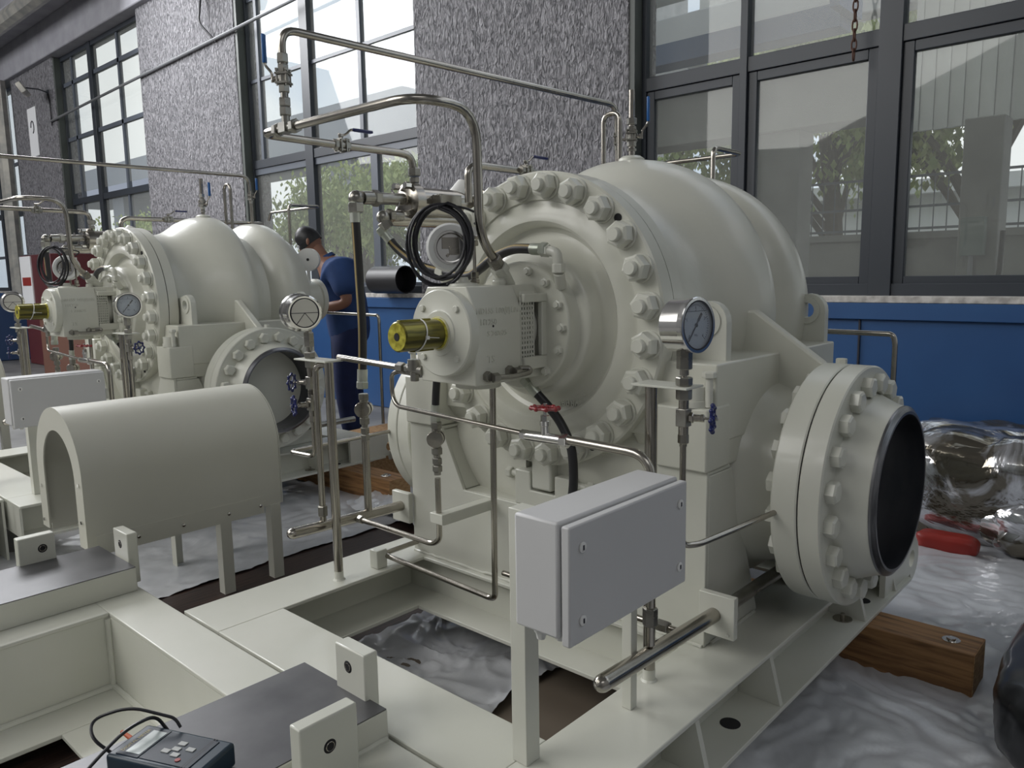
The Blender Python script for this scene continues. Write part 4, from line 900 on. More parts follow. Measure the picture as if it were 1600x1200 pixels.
both(pipe('vent_pipe', [(1.51, 2.35, 2.005), (1.51, 1.73, 2.005), (1.76, 1.735, 2.005), (1.765, 1.735, 1.62), (1.87, 1.75, 1.525)], 0.0145, 'upper stainless loop pipe dropping to the bearing housing', bend=0.11,
          nuts=[((1.835, 1.745, 1.557), (1.865, 1.752, 1.527), 0.024)]), 'upper stainless loop pipe above the second bearing housing')
MBx = MB().cyl((1.862, 1.75, 1.53), (1.925, 1.765, 1.465), 0.026, 18).hexn((1.862, 1.75, 1.53), (1.885, 1.755, 1.51), 0.03)
e2 = thing('angled_boss', (1.9, 1.76, 1.47), 'cream angled fitting on top of the bearing housing', 'fitting'); MBx.build('body', 'paint', parent=e2); both(e2, 'cream angled fitting on the second bearing housing')
both(pipe('crossover_pipe', [(1.51, 2.43, 2.005), (1.51, 2.545, 2.005), (1.84, 2.54, 2.002), (2.12, 2.525, 2.0), (2.17, 2.52, 1.99), (2.185, 2.52, 1.925)], 0.015, 'stainless pipe elbowing at left then running to the cooler top', bend=0.07,
          nuts=[((2.185, 2.52, 1.945), (2.185, 2.52, 1.912), 0.027), ((2.185, 2.52, 1.908), (2.185, 2.52, 1.885), 0.021)]), 'stainless pipe running to the second cooler top')
te = thing('pipe_tee', (1.51, 2.39, 2.005), 'hex-nutted stainless tee below the upright lever valve', 'fitting')
MB().cyl((1.51, 2.35, 2.005), (1.51, 2.43, 2.005), 0.016, 18).hexn((1.51, 2.43, 2.005), (1.51, 2.455, 2.005), 0.024).hexn((1.51, 2.325, 2.005), (1.51, 2.35, 2.005), 0.024).box((1.49, 2.37, 1.99), (1.53, 2.41, 2.022)).cyl((1.51, 2.39, 2.01), (1.51, 2.39, 2.045), 0.014, 14).hexn((1.51, 2.39, 2.045), (1.51, 2.39, 2.072), 0.021).hexn((1.51, 2.39, 2.075), (1.51, 2.39, 2.103), 0.0205).cyl((1.51, 2.39, 2.10), (1.51, 2.39, 2.125), 0.013, 14).build('body', 'fitting', parent=te, smooth=25)
both(te, 'hex-nutted stainless tee above the second cooler')
both(ball_valve((1.51, 2.39, 2.165), (0, 0, 1), (-0.55, 0.85, 0), 'upright ball valve with blue lever at top left', 0.045, 0.0155), 'upright ball valve above the second cooler')
both(pipe('overhead_pipe', [(1.51, 2.39, 2.21), (1.51, 2.39, 2.325), (3.33, 2.30, 2.325), (3.34, 2.30, 2.08), (3.34, 2.30, 1.6)], 0.0135, 'long overhead stainless pipe sloping across to behind the pump', bend=0.07,
          nuts=[((1.51, 2.39, 2.215), (1.51, 2.39, 2.245), 0.0205)]), 'long overhead stainless pipe above the second pump')
both(ball_valve((1.84, 2.54, 2.002), (1, -0.03, 0), (0.0, 0, 1), 'three-piece ball valve on the crossover pipe with dark lever', 0.035, 0.017, 'blue_enamel'), 'three-piece ball valve on the second crossover pipe')
both(pipe('balance_pipe', [(2.32, 2.34, 1.80), (2.32, 2.34, 1.93), (2.36, 2.34, 1.955), (2.5, 2.34, 1.955), (3.45, 2.34, 1.955), (3.47, 2.34, 1.90)], 0.016, 'stainless pipe behind the cover flange running towards the wall', bend=0.05), 'stainless pipe over the second cover flange')
both(ball_valve((2.66, 2.32, 1.957), (1, 0, 0), (0, 0, 1), 'small ball valve above the pump cover before the pillar', 0.035, 0.016, 'blue_enamel'), 'small ball valve behind the second cover flange')
both(pipe('vent_riser', [(2.658, CY, 1.95), (2.658, CY, 2.205)], 0.0125, 'upright vent pipe on the very top of the casing', nuts=[((2.658, CY, 2.075), (2.658, CY, 2.10), 0.02), ((2.658, CY, 1.975), (2.658, CY, 1.985), 0.019)]), 'upright vent pipe on top of second pump casing')
both(ball_valve((2.658, CY, 2.03), (0, 0, 1), (0.45, -0.9, 0), 'vent ball valve with upright blue lever on casing top', 0.038, 0.0145), 'vent ball valve on the second pump casing top')
both(ball_valve((3.34, 2.30, 2.16), (0, 0, 1), (0.35, -0.9, 0), 'ball valve with blue lever behind the casing vent pipe', 0.05, 0.013), 'ball valve on the drop pipe behind second pump')
both(pipe('hairpin_tube', [(3.05, 2.18, 1.75), (3.05, 2.18, 2.225), (3.05, 2.09, 2.225), (3.05, 2.09, 1.75)], 0.0115, 'inverted U stainless tube standing behind the casing top', bend=0.045), 'inverted U tube behind the second casing')
both(pipe('rear_vent_tube', [(3.36, 1.785, 1.46), (3.36, 1.785, 2.065), (3.64, 1.785, 2.065), (3.64, 2.52, 2.065), (3.64, 2.55, 2.0)], 0.0115, 'bent stainless tube above the rear end of the casing', bend=0.04), 'bent stainless tube above second pump rear end')
both(pipe('rear_tube', [(3.60, 1.70, 1.225), (3.60, 1.04, 1.219), (3.60, 1.03, 1.18), (3.60, 1.03, 0.40)], 0.012, 'stainless tube bending down behind the nozzle near blue wall', bend=0.05), 'stainless tube bending down behind the second pump')

# instruments on the bearing housing top
sn = thing('vibration_sensor', (1.805, 1.80, 1.46), 'slim upright sensor on a thin stem above the bearing housing', 'sensor')
MB().cyl((1.805, 1.80, 1.46), (1.805, 1.80, 1.60), 0.0055, 10).hexn((1.805, 1.80, 1.49), (1.805, 1.80, 1.512), 0.013).hexn((1.805, 1.80, 1.475), (1.805, 1.80, 1.488), 0.016).hexn((1.805, 1.80, 1.595), (1.805, 1.80, 1.612), 0.014).hexn((1.805, 1.80, 1.616), (1.805, 1.80, 1.628), 0.017).build('stem', 'steel', parent=sn)
MB().cyl((1.805, 1.80, 1.628), (1.805, 1.80, 1.655), 0.0135, 16).build('head', 'white_plastic', parent=sn)
both(sn, 'slim upright sensor above the second bearing housing')
dg = thing('dial_thermometer', (1.80, 1.865, 1.47), 'round polished instrument with white foam rim inside cable coil', 'gauge')
c = Vector((1.772, 1.875, 1.592)); n = Vector((-0.62, -0.78, 0.03)).normalized()
MB().lathe([(-0.045, 0.06), (-0.04, 0.078), (-0.005, 0.080), (0.004, 0.073), (0.004, 0.056), (-0.045, 0.056)], c, n, 44, closed=True).build('foam_ring', 'foam', parent=dg)
MB().lathe([(-0.04, 0.0), (-0.04, 0.055), (0.002, 0.057), (0.006, 0.054), (0.006, 0.048), (-0.006, 0.044), (-0.008, 0.0)], c, n, 44).build('polished_case', 'chrome', parent=dg, smooth=30)
_, u_, v_ = frame_of(n)
b = MB().obox(c-n*0.004+u_*0.015, u_, v_, n, 0.018, 0.028, 0.004).obox(c+n*0.0-v_*0.012-u_*0.012, v_, u_, n, 0.016, 0.010, 0.005).cyl(c-n*0.004, c+n*0.006, 0.006, 12).cyl(c-n*0.004-u_*0.024+v_*0.01, c+n*0.006-u_*0.024+v_*0.01, 0.005, 12)
b.build('inner_plate', 'steel', parent=dg, bevel=0.001)
MB().cyl((1.795, 1.868, 1.465), (1.79, 1.87, 1.53), 0.006, 10).hexn((1.795, 1.868, 1.47), (1.795, 1.868, 1.485), 0.014).build('stem', 'steel', parent=dg)
both(dg, 'round polished instrument above the second bearing housing')
def coil(c, nrm, r, label, turns=6, sd=1):
    rnd = random.Random(sd); c = Vector(c); n, u, v = frame_of(nrm)
    pts = []
    for k in range(turns*28+1):
        t = 2*PI*k/28; q = k//28; rr = r*(1+0.05*math.sin(q*2.1+1)+0.05*math.sin(t*0.5+q)); pts.append(c+u*(rr*math.cos(t)*1.14+0.008*math.sin(q*1.7))+v*(rr*math.sin(t)*0.93+0.010*math.cos(q*2.3))+n*(0.004*(q-turns/2)+0.010*math.sin(t+q)))
    o = thing('cable_coil', c-Vector((0, 0, r)), label, 'cable')
    MB().tube(pts, 0.0048, 8).build('coiled_cable', 'cable', parent=o)
    e = c+u*r*1.12
    MB().tube([e, e+Vector((0.05, -0.05, -0.0)), (1.84, 1.785, 1.69), (1.808, 1.80, 1.665)], 0.004, 8, bend=0.03).build('cable_end', 'cable', parent=o)
    return o
both(coil((1.685, 1.83, 1.600), (-0.85, -0.50, 0), 0.102, 'coiled black cable hanging round the polished instrument'), 'coiled black cable hanging before the second pump')

# ================================================================== control box
def control_box():
    o = thing('control_box', (1.45, 1.1, ZD), 'grey junction box on cream legs in the foreground', 'control box', 'junction boxes beside the pumps')
    x0, x1, y0, y1, z0, z1 = 1.14, 1.598, 0.925, 1.04, 0.775, 1.018
    MB().box((x0, y0, z0), (x1, y1, z1)).build('enclosure', 'box_paint', parent=o, bevel=0.006)
    dr = MB().box((x0+0.004, y0-0.026, z0-0.012), (x1-0.002, y0-0.005, z1-0.006)).build('door', 'box_paint', parent=o, bevel=0.004)
    MB().box((x0+0.015, y0-0.006, z0+0.008), (x1-0.012, y0, z1-0.015)).build('door_seal', 'hole', parent=dr)
    for x in (x0+0.045, x1-0.035):
        for z in (z0+0.035, z1-0.055):
            MB().lathe([(0, 0.0), (0, 0.004), (0.001, 0.011), (0.004, 0.011), (0.005, 0.0095), (0.005, 0.0)], (x, y0-0.0255, z), (0, -1, 0), 18).build('lock', 'white_plastic', parent=dr)
            MB().box((x-0.002, y0-0.0315, z-0.005), (x+0.002, y0-0.0303, z+0.005)).build('key_slot', 'ink', parent=dr)
    for y in (0.96, 0.995): MB().lathe([(0, 0.015), (-0.012, 0.015), (-0.016, 0.012), (-0.028, 0.009), (-0.028, 0)], (x0+0.03+(0.995-y)*0.6, y, z0), (0, 0, 1), 8).build('cable_gland', 'white_plastic', parent=o)
    return o
cbx = control_box()
# legs of the box: near and far channel posts
MB().box((1.262, 1.122, ZD), (1.310, 1.168, 0.975)).build('leg', 'paint', parent=cbx, bevel=0.002)
MB().box((1.622, 1.070, ZD), (1.650, 1.100, 0.975)).build('leg', 'paint', parent=cbx, bevel=0.002)
MB().box((1.20, 1.0405, 0.84), (1.66, 1.045, 0.90)).box((1.27, 1.045, 0.86), (1.305, 1.121, 0.88)).box((1.624, 1.0455, 0.86), (1.645, 1.069, 0.88)).build('mounting_rail', 'paint', parent=cbx)
both(cbx, 'grey junction box on cream legs at left beside second pump')

# ================================================================== coupling guard
def guard():
    x0, x1, yc, hw, zb, zt = 1.115, 2.02, 3.70, 0.275, 0.385, 0.965
    o = thing('coupling_guard', (1.5, yc, 0), 'arched cream sheet-metal coupling guard on thin legs', 'guard', 'arched coupling guards')
    def arch(w_, top, n=24):
        h = top-(zb+0.0)-w_*1.05
        return [(yc-w_, zb)]+[(yc-w_*math.cos(PI*k/n), zb+h+(w_*1.05)*math.sin(PI*k/n)) for k in range(n+1)]+[(yc+w_, zb)]
    A_ = arch(hw, zt); B_ = arch(hw-0.004, zt-0.004); C_ = arch(hw-0.085, zt-0.10)
    n = len(A_); b = MB(); vs = [(x, p[0], p[1]) for x in (x0, x1) for p in A_]+[(x, p[0], p[1]) for x in (x0, x1) for p in B_]
    fs = []
    for i in range(n-1): fs += [(i, i+1, n+i+1, n+i), (2*n+i, 3*n+i, 3*n+i+1, 2*n+i+1)]
    b.add(vs, fs); b.build('arched_cover', 'sheet_paint', parent=o)
    for X in (x0-0.006, x1+0.002):
        b = MB(); vs = [(X, p[0], p[1]) for p in A_]+[(X, p[0], p[1]) for p in C_]+[(X+0.006, p[0], p[1]) for p in A_]+[(X+0.006, p[0], p[1]) for p in C_]
        fs = []
        for i in range(n-1): fs += [(i, n+i, n+i+1, i+1), (2*n+i, 2*n+i+1, 3*n+i+1, 3*n+i), (i, i+1, 2*n+i+1, 2*n+i), (n+i, 3*n+i, 3*n+i+1, n+i+1)]
        b.add(vs, fs); b.build('end_frame', 'sheet_paint', parent=o)
    for s_ in (-1, 1):
        y = yc+s_*(hw+0.002)
        MB().box((x0+0.03, y-0.003, zb-0.03), (x1-0.1, y+0.003, zb+0.055)).build('bottom_rail', 'sheet_paint', parent=o)
        for x in (x0+0.20, x0+0.40, x0+0.62, x1-0.12):
            MB().lathe([(0, 0.009), (s_*0.004, 0.008), (s_*0.006, 0.004), (s_*0.006, 0)], (x, y+s_*0.003, zb+0.01), (0, 1, 0), 12).build('screw', 'chrome', parent=o)
        for x in (1.69, 1.955):
            MB().box((x, y-0.002, 0.0), (x+0.055, y+0.002, zb)).box((x, y-s_*0.05, 0.0), (x+0.004, y, zb)).build('leg', 'sheet_paint', parent=o)
    for z in (0.42, 0.58):
        MB().cyl((x0-0.012, yc+0.24, z), (x0-0.004, yc+0.24, z), 0.008, 10).cyl((x0-0.012, yc-0.24, z+0.08), (x0-0.004, yc-0.24, z+0.08), 0.008, 10).build('screw', 'chrome', parent=o)
    return o
gd = guard()
dup(gd, (-0.22, 3.60, 0), 'arched cream guard whose end shows at the far left edge')

# ================================================================== motor base with pads and jacking blocks
mb = thing('motor_base', (0.4, 2.4, 0.0), 'cream motor base frame with two dark machined pads in front', 'base frame', 'motor base frames')
b = MB()
b.box((0.955, 1.15, ZD-0.014), (1.122, 3.50, ZD)); b.box((-0.9, 2.80, ZD-0.014), (0.955, 3.50, ZD)); b.box((-0.9, 1.10, ZD-0.014), (0.955, 1.86, ZD))
b.build('top_plate', 'paint', parent=mb, bevel=0.003)
b = MB()
b.box((0.955, 1.15, 0.0), (0.967, 3.45, ZD-0.014)); b.box((-0.9, 2.805, 0.0), (0.955, 2.817, ZD-0.014)); b.box((-0.9, 1.845, 0.0), (0.955, 1.857, ZD-0.014)); b.box((-0.9, 3.48, 0), (1.11, 3.492, ZD-0.014))
b.box((1.108, 1.15, 0), (1.12, 3.49, ZD-0.014))
b.build('web_plates', 'paint', parent=mb)
b = MB().box((0.72, 1.86, 0.06), (0.955, 2.619, 0.075)).box((-0.9, 2.62, 0.06), (0.955, 2.80, 0.075)); b.build('inner_flange', 'paint', parent=mb, bevel=0.002)
b = MB().tube([(0.95, 2.80, ZD-0.02), (0.95, 2.80, 0.08)], 0.012, 8).tube([(0.95, 2.80, 0.078), (0.95, 1.87, 0.078)], 0.012, 8).tube([(0.95, 2.80, 0.078), (-0.9, 2.80, 0.078)], 0.012, 8); b.build('weld_bead', 'paint', parent=mb)
for (y0, y1, X1, zt) in ((1.462, 1.830, 1.122, 0.430), (2.925, 3.285, 1.106, 0.442)):
    p_ = MB().box((-0.7, y0, ZD), (X1, y1, zt-0.003)).build('pad', 'paint', parent=mb, bevel=0.003)
    MB().box((-0.7, y0+0.002, zt-0.003), (X1-0.002, y1-0.002, zt)).build('machined_face', 'pad_steel', parent=p_)
rnd = random.Random(5)
b = MB()
b.tube([(1.120+rnd.uniform(-.002, .002), 1.47+k*0.018, 0.352) for k in range(21)], 0.009, 6)
b.tube([(1.115-k*0.03, 1.46+rnd.uniform(-.002, .002), 0.352) for k in range(20)], 0.009, 6)
b.build('weld_bead', 'paint', parent=mb)
def jackblock(c0, c1, hole, ax, label=None):
    j = MB().box(c0, c1).build('jacking_block', 'paint', parent=mb, bevel=0.004)
    h = Vector(hole); d = Vector((-1, 0, 0)) if ax == 'x' else Vector((0, -1, 0))
    MB().lathe([(0.0012, 0.0135), (0.0012, 0.0)], h, d, 20).lathe([(0, 0.0165), (0.0015, 0.0125), (0.0012, 0.0125), (0, 0.0125)], h, d, 20, closed=True).build('threaded_hole', 'hole', parent=j)
    MB().tube([h+d*0.0016+Vector((0, 0.0105*math.cos(t), 0.0105*math.sin(t))) if ax == 'x' else h+d*0.0016+Vector((0.0105*math.cos(t), 0, 0.0105*math.sin(t))) for t in [2*PI*k/20 for k in range(20)]], 0.001, 5, closed=True).build('thread', 'steel', parent=j)
jackblock((1.106, 1.530, ZD), (1.150, 1.655, 0.552), (1.106, 1.600, 0.500), 'x')
jackblock((0.830, 1.392, ZD), (0.982, 1.432, 0.536), (0.905, 1.392, 0.465), 'y')
jackblock((0.818, 3.268, ZD), (0.945, 3.312, 0.545), (0.90, 3.268, 0.492), 'y')
jackblock((1.110, 3.005, ZD), (1.150, 3.135, 0.548), (1.110, 3.075, 0.495), 'x')
dup(mb, (0.028, 3.605, 0), 'cream motor base frame of the second pump at the left edge')

# digital meter on the pad
mt = thing('digital_meter', (0.69, 1.66, 0.43), 'dark blue handheld digital meter lying on the near dark pad', 'meter')
def mframe(P, along, across, upv):
    return
mo = Vector((0.652, 1.622, 0.432)); al = Vector((0.40, -0.917, 0)).normalized(); ac = Vector((-0.917, -0.40, 0)).normalized(); upv = Vector((0, 0, 1))
# long axis 'al' runs right in view; 'ac' points to the viewer
MB().obox(mo+upv*0.0276, al, ac, upv, 0.1214, 0.0621, 0.0276).build('body', 'meter_body', parent=mt, bevel=0.008, segs=3)
for k, xx in enumerate((0.072, 0.078)): MB().obox(mo+al*xx+upv*0.0563, al, ac, upv, 0.0014, 0.0552, 0.0008).build('ridge', 'ink', parent=mt)
MB().obox(mo+al*0.0248+upv*0.0559, al, ac, upv, 0.0649, 0.0497, 0.0011).build('key_panel', 'meter_panel', parent=mt, bevel=0.001)
MB().obox(mo-al*0.0718+upv*0.0559, al, ac, upv, 0.0290, 0.0511, 0.0011).build('display_bezel', 'meter_panel', parent=mt)
MB().obox(mo-al*0.0649+upv*0.0570, al, ac, upv, 0.0186, 0.0414, 0.0008).build('display', 'lcd', parent=mt)
for i, (a_, c_) in enumerate(((0.018, -0.018), (0.018, 0.002), (0.05, -0.005), (0.0, 0.014), (0.03, 0.02))):
    MB().obox(mo+al*a_+ac*c_+upv*0.0577, al, ac, upv, 0.0097, 0.0062, 0.0014).build('button', 'button', parent=mt, bevel=0.0006)
MB().cyl(mo+al*0.0483+ac*0.0331+upv*0.0566, mo+al*0.0483+ac*0.0331+upv*0.0587, 0.006, 16).build('power_button', 'red_print', parent=mt)
text('DIGITAL METER', 0.0118, mo-al*0.0938+upv*0.0574, -ac, -al, 'gold_print', 'title_text', mt)
MB().cyl(mo-al*0.1214-ac*0.0276+upv*0.0276, mo-al*0.1766-ac*0.0386+upv*0.0386, 0.0065, 12, r2=0.004).build('probe_plug', 'orange', parent=mt)
tag(MB().tube([mo-al*0.1242+ac*0.0276+upv*0.0276, mo-al*0.1794+ac*0.0414+upv*0.0690, mo-al*0.2208+ac*0.0000+upv*0.0828, mo-al*0.1518-ac*0.0414+upv*0.1035, mo-al*0.0414-ac*0.0621+upv*0.0828, mo-al*0.0276-ac*0.0621+upv*0.0621], 0.0036, 8, bend=0.04).build('probe_lead', 'cable', origin=tuple(mo)), 'black test lead arching from the far side of the digital meter', 'cable')
tag(MB().tube([mo-al*0.0759-ac*0.0718+upv*0.0414, mo-al*0.0897-ac*0.0552+upv*0.0856, mo-al*0.1035+ac*0.0138+upv*0.0911, mo-al*0.1380+ac*0.0828+upv*0.0414, mo-al*0.1380+ac*0.1656+upv*0.0069], 0.004, 8, bend=0.04).build('probe_lead', 'cable', origin=tuple(mo)), 'black test lead draped over the face of the digital meter', 'cable')

# ================================================================== timber, sheets, foil on the floor
def timber(a, b_, label):
    o = thing('timber_block', ((a[0]+b_[0])/2, (a[1]+b_[1])/2, 0), label, 'timber', 'timber blocks under the frames')
    MB().box(a, b_).build('beam', 'wood', parent=o, bevel=0.004)
    e = min(a[1], b_[1])
    MB().box((a[0]+0.002, e-0.001, a[2]+0.002), (b_[0]-0.002, e+0.002, b_[2]-0.002)).build('end_grain', 'wood_end', parent=o)
    return o
t1 = timber((2.93, 0.53, 0.0), (3.10, 1.6, 0.171), 'timber block poking out from the right side of the near base frame')
MB().lathe([(0, 0.0), (0, 0.030), (0.003, 0.030), (0.003, 0.016), (0.004, 0.016), (0.010, 0.015), (0.010, 0)], (3.01, 0.62, 0.171), (0, 0, 1), 24).build('bolt_washer', 'chrome', parent=t1)
t2 = timber((3.12, 3.95, 0.0), (3.30, 5.2, 0.171), 'timber block under the second base frame, behind the hose pipes')
MB().lathe([(0, 0.0), (0, 0.035), (0.003, 0.035), (0.004, 0.016), (0.012, 0.015), (0.012, 0)], (3.2, 4.08, 0.171), (0, 0, 1), 20).build('bolt_washer', 'chrome', parent=t2)
def sheet(name, x0, x1, y0, y1, nx, ny, amp, seed, m, label, cat='plastic sheet', edge=0.05, base=0.004, fn=None):
    vs = []; fs = []
    for i in range(nx+1):
        for j in range(ny+1):
            x = x0+(x1-x0)*i/nx; y = y0+(y1-y0)*j/ny
            if i in (0, nx): x += edge*noise.noise(Vector((x*3, y*3, seed)))*2
            if j in (0, ny): y += edge*noise.noise(Vector((x*3+7, y*3, seed)))*2
            p = Vector((x*3.2, y*3.2, seed))
            wv = Vector((noise.noise(p*0.9+Vector((9, 0, 0)))*1.6, noise.noise(p*0.8+Vector((0, 9, 0)))*1.6, 0)); h = 1.1-abs(noise.noise(p+wv))*1.6+0.75*(0.8-abs(noise.noise(p*2.6+wv*2.2))*2)+0.4*(0.8-abs(noise.noise(p*6.1+wv*3))*2)
            z = base+amp*h
            if fn: z += fn(x, y)
            vs.append((x, y, z))
    for i in range(nx):
        for j in range(ny): a = i*(ny+1)+j; fs.append((a, a+ny+1, a+ny+2, a+1))
    o = MB().add(vs, fs).build(name, m, origin=((x0+x1)/2, (y0+y1)/2, 0), smooth=60)
    return tag(o, label, cat)
sheet('plastic_sheet', 0.9, 5.2, -1.2, 1.30, 260, 170, 0.013, 1.5, 'plastic_sheet', 'crumpled white plastic sheeting on the floor right of the frame')
sheet('plastic_sheet', 1.75, 3.0, 1.75, 2.5, 110, 70, 0.018, 4.5, 'plastic_sheet', 'crumpled silvery sheeting seen through the deck opening')
sheet('plastic_sheet', 0.9, 3.6, 3.62, 4.9, 130, 70, 0.008, 8.5, 'plastic_sheet', 'grey plastic sheeting on the floor between the two pumps')
sheet('plastic_sheet', 2.9, 4.6, 2.7, 4.1, 90, 80, 0.05, 12.5, 'plastic_sheet', 'crumpled white sheeting piled behind the left nozzle')
tag(MB().box((1.2, 1.25, -0.003), (3.4, 2.5, 0.002)).build('floor_mat', 'mat_brown', origin=(2, 1.8, 0)), 'plain brown floor mat seen through the deck opening', 'mat')
tag(MB().box((-0.9, 2.52, -0.003), (3.4, 3.75, 0.004)).build('floor_boards', 'dark_boards', origin=(1.5, 3, 0)), 'dark brown floor boards between the frames', 'floor boards')
# foil wrapped goods
def blob(name, c, sc, m, label, cat, seed, amp=0.16, boxy=0.55, freq=5):
    vs = []; fs = []; nu, nv = 90, 50; c = Vector(c)
    for i in range(nv+1):
        p = PI*i/nv-PI/2
        for j in range(nu):
            t = 2*PI*j/nu
            def q(v): return math.copysign(abs(v)**boxy, v)
            d = Vector((q(math.cos(p))*q(math.cos(t)), q(math.cos(p))*q(math.sin(t)), q(math.sin(p))))
            pp = Vector((d.x*sc[0], d.y*sc[1], d.z*sc[2]))*freq+Vector((seed, 0, 0))
            k = 1+amp*(abs(noise.noise(pp))-0.25)+amp*0.5*(abs(noise.noise(pp*2.7))-0.2)
            v = Vector((d.x*sc[0]*k, d.y*sc[1]*k, d.z*sc[2]*k))+c; v.z = max(v.z, 0.004); vs.append(v)
    for i in range(nv):
        for j in range(nu): j2 = (j+1) % nu; fs.append((i*nu+j, i*nu+j2, (i+1)*nu+j2, (i+1)*nu+j))
    return tag(MB().add(vs, fs).build(name, m, origin=(c.x, c.y, 0), smooth=22), label, cat)
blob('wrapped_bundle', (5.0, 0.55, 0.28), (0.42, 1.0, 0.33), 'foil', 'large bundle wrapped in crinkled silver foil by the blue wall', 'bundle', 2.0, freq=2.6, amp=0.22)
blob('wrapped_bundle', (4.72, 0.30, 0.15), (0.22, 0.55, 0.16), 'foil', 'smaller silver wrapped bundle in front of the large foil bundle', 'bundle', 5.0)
blob('foil_bag', (4.50, 0.98, 0.05), (0.07, 0.15, 0.05), 'red_print', 'red printed bag tucked under the silver foil bundle', 'bag', 9.0)
blob('wrapped_case', (3.0, -0.02, 0.16), (0.62, 0.46, 0.17), 'black_sheet', 'black wrapped case at the lower right edge', 'case', 11.0, amp=0.05)
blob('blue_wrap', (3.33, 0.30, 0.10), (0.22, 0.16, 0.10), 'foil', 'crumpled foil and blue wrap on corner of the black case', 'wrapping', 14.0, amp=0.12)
# drum and goods at back
dr = thing('pipe_piece', (5.50, 6.65, 1.318), 'dark open pipe piece lying on the window sill behind the hose', 'pipe')
MB().lathe([(0, 0.15), (0.5, 0.15), (0.5, 0.14), (0, 0.14)], (5.46, 7.0, 1.47), (0.02, -1, 0.0), 40, closed=True).lathe([(0.3, 0.14), (0.3, 0.0)], (5.46, 7.0, 1.47), (0.02, -1, 0), 40).build('shell', 'rubber', parent=dr)
tag(MB().box((3.6, 3.2, 0.0), (4.6, 5.2, 0.26)).build('pallet', 'wood_end', origin=(4, 4, 0)), 'pale wooden pallet behind the left nozzle by the blue wall', 'pallet')
# left far background goods
tag(MB().box((4.0, 11.5, 0), (5.0, 13.5, 0.95), ).box((3.98, 11.45, 0.95), (5.0, 13.55, 0.98)).build('carton', 'carton', origin=(4.5, 12, 0)), 'brown carton stack behind the far left gauge', 'box')
tag(MB().box((3.6, 9.4, 0), (4.6, 11.0, 0.80)).build('carton', 'carton', origin=(4.1, 10, 0)), 'brown carton under the second bearing housing', 'box')
mc = thing('vending_cabinet', (5.0, 15.5, 0), 'maroon cabinet with white front against the far left pillar', 'cabinet')
MB().box((4.7, 15.0, 0), (5.5, 16.6, 2.0)).build('body', 'maroon', parent=mc, bevel=0.01)
MB().box((4.68, 16.0, 1.1), (4.70, 16.6, 1.98)).build('front_panel', 'poster', parent=mc)
MB().box((4.672, 16.05, 1.45), (4.68, 16.5, 1.60)).build('red_band', 'red_print', parent=mc)
tag(MB().box((4.3, 17.5, 0), (5.2, 20.5, 1.15)).build('crate', 'blue_steel', origin=(5, 19, 0), bevel=0.02), 'blue crate at the far left end under the windows', 'crate')

# second pump set: copies with their own labels
for o, lab in SET:
    d = Vector(D2)
    r = dup(o, d, lab)
    if o is pump:
        for ch in r.children:
            if ch.name.startswith('bore_cap'): ch.location.y += -0.24 if ch.data.vertices[0].co.y < 0 else 0.24

# ================================================================== worker behind the second pump
W = thing('person', (4.12, 5.70, 0), 'worker in navy short-sleeved workwear bending over behind the second pump', 'person')
def skin(name, joints, edges, m, parent, sub=2, root=0):
    me = bpy.data.meshes.new(name); o0 = Vector(parent['_o'])
    me.from_pydata([tuple(Vector(j[0])-o0) for j in joints], edges, []); me.materials.append(M[m])
    ob = bpy.data.objects.new(name, me); COL.objects.link(ob); ob.parent = parent; ob['_o'] = tuple(o0)
    sk = ob.modifiers.new('skin', 'SKIN'); sk.use_smooth_shade = True
    for i, j in enumerate(joints):
        r = j[1]; me.skin_vertices[0].data[i].radius = (r, r) if not isinstance(r, tuple) else r
        me.skin_vertices[0].data[i].use_root = (i == root)
    s = ob.modifiers.new('sub', 'SUBSURF'); s.levels = sub; s.render_levels = sub
    return ob
Fp = Vector((-0.66, 0.75, 0)).normalized(); Sp = Vector((Fp.y, -Fp.x, 0))     # facing direction, his right side
B0 = Vector((4.12, 5.70, 0))
def wp(f, s, z): return B0+Fp*f+Sp*s+Vector((0, 0, z))
J = [(wp(-0.02, 0, 1.0), 0.11), (wp(0.0, 0, 1.22), 0.12), (wp(0.05, 0, 1.42), 0.16), (wp(0.12, 0, 1.58), 0.12), (wp(0.21, 0, 1.67), 0.062), (wp(0.29, 0, 1.74), 0.06),
     (wp(0.06, 0.22, 1.56), 0.08), (wp(0.06, 0.29, 1.29), 0.052), (wp(0.30, 0.22, 1.24), 0.042), (wp(0.40, 0.20, 1.25), 0.034),
     (wp(0.02, -0.22, 1.56), 0.08), (wp(-0.07, -0.29, 1.29), 0.055), (wp(0.20, -0.24, 1.23), 0.042), (wp(0.32, -0.20, 1.26), 0.034),
     (wp(0, 0.11, 0.93), 0.11), (wp(0.02, 0.12, 0.52), 0.075), (wp(-0.02, 0.13, 0.10), 0.05), (wp(0.14, 0.14, 0.04), 0.04),
     (wp(0, -0.11, 0.93), 0.11), (wp(0.02, -0.12, 0.52), 0.075), (wp(-0.02, -0.13, 0.10), 0.05), (wp(0.14, -0.14, 0.04), 0.04)]
Eg = [(0, 1), (1, 2), (2, 3), (3, 4), (4, 5), (3, 6), (6, 7), (7, 8), (8, 9), (3, 10), (10, 11), (11, 12), (12, 13), (0, 14), (14, 15), (15, 16), (16, 17), (0, 18), (18, 19), (19, 20), (20, 21)]
skin('body', J, Eg, 'skin', W)
g = lambda p, r: (p, r)
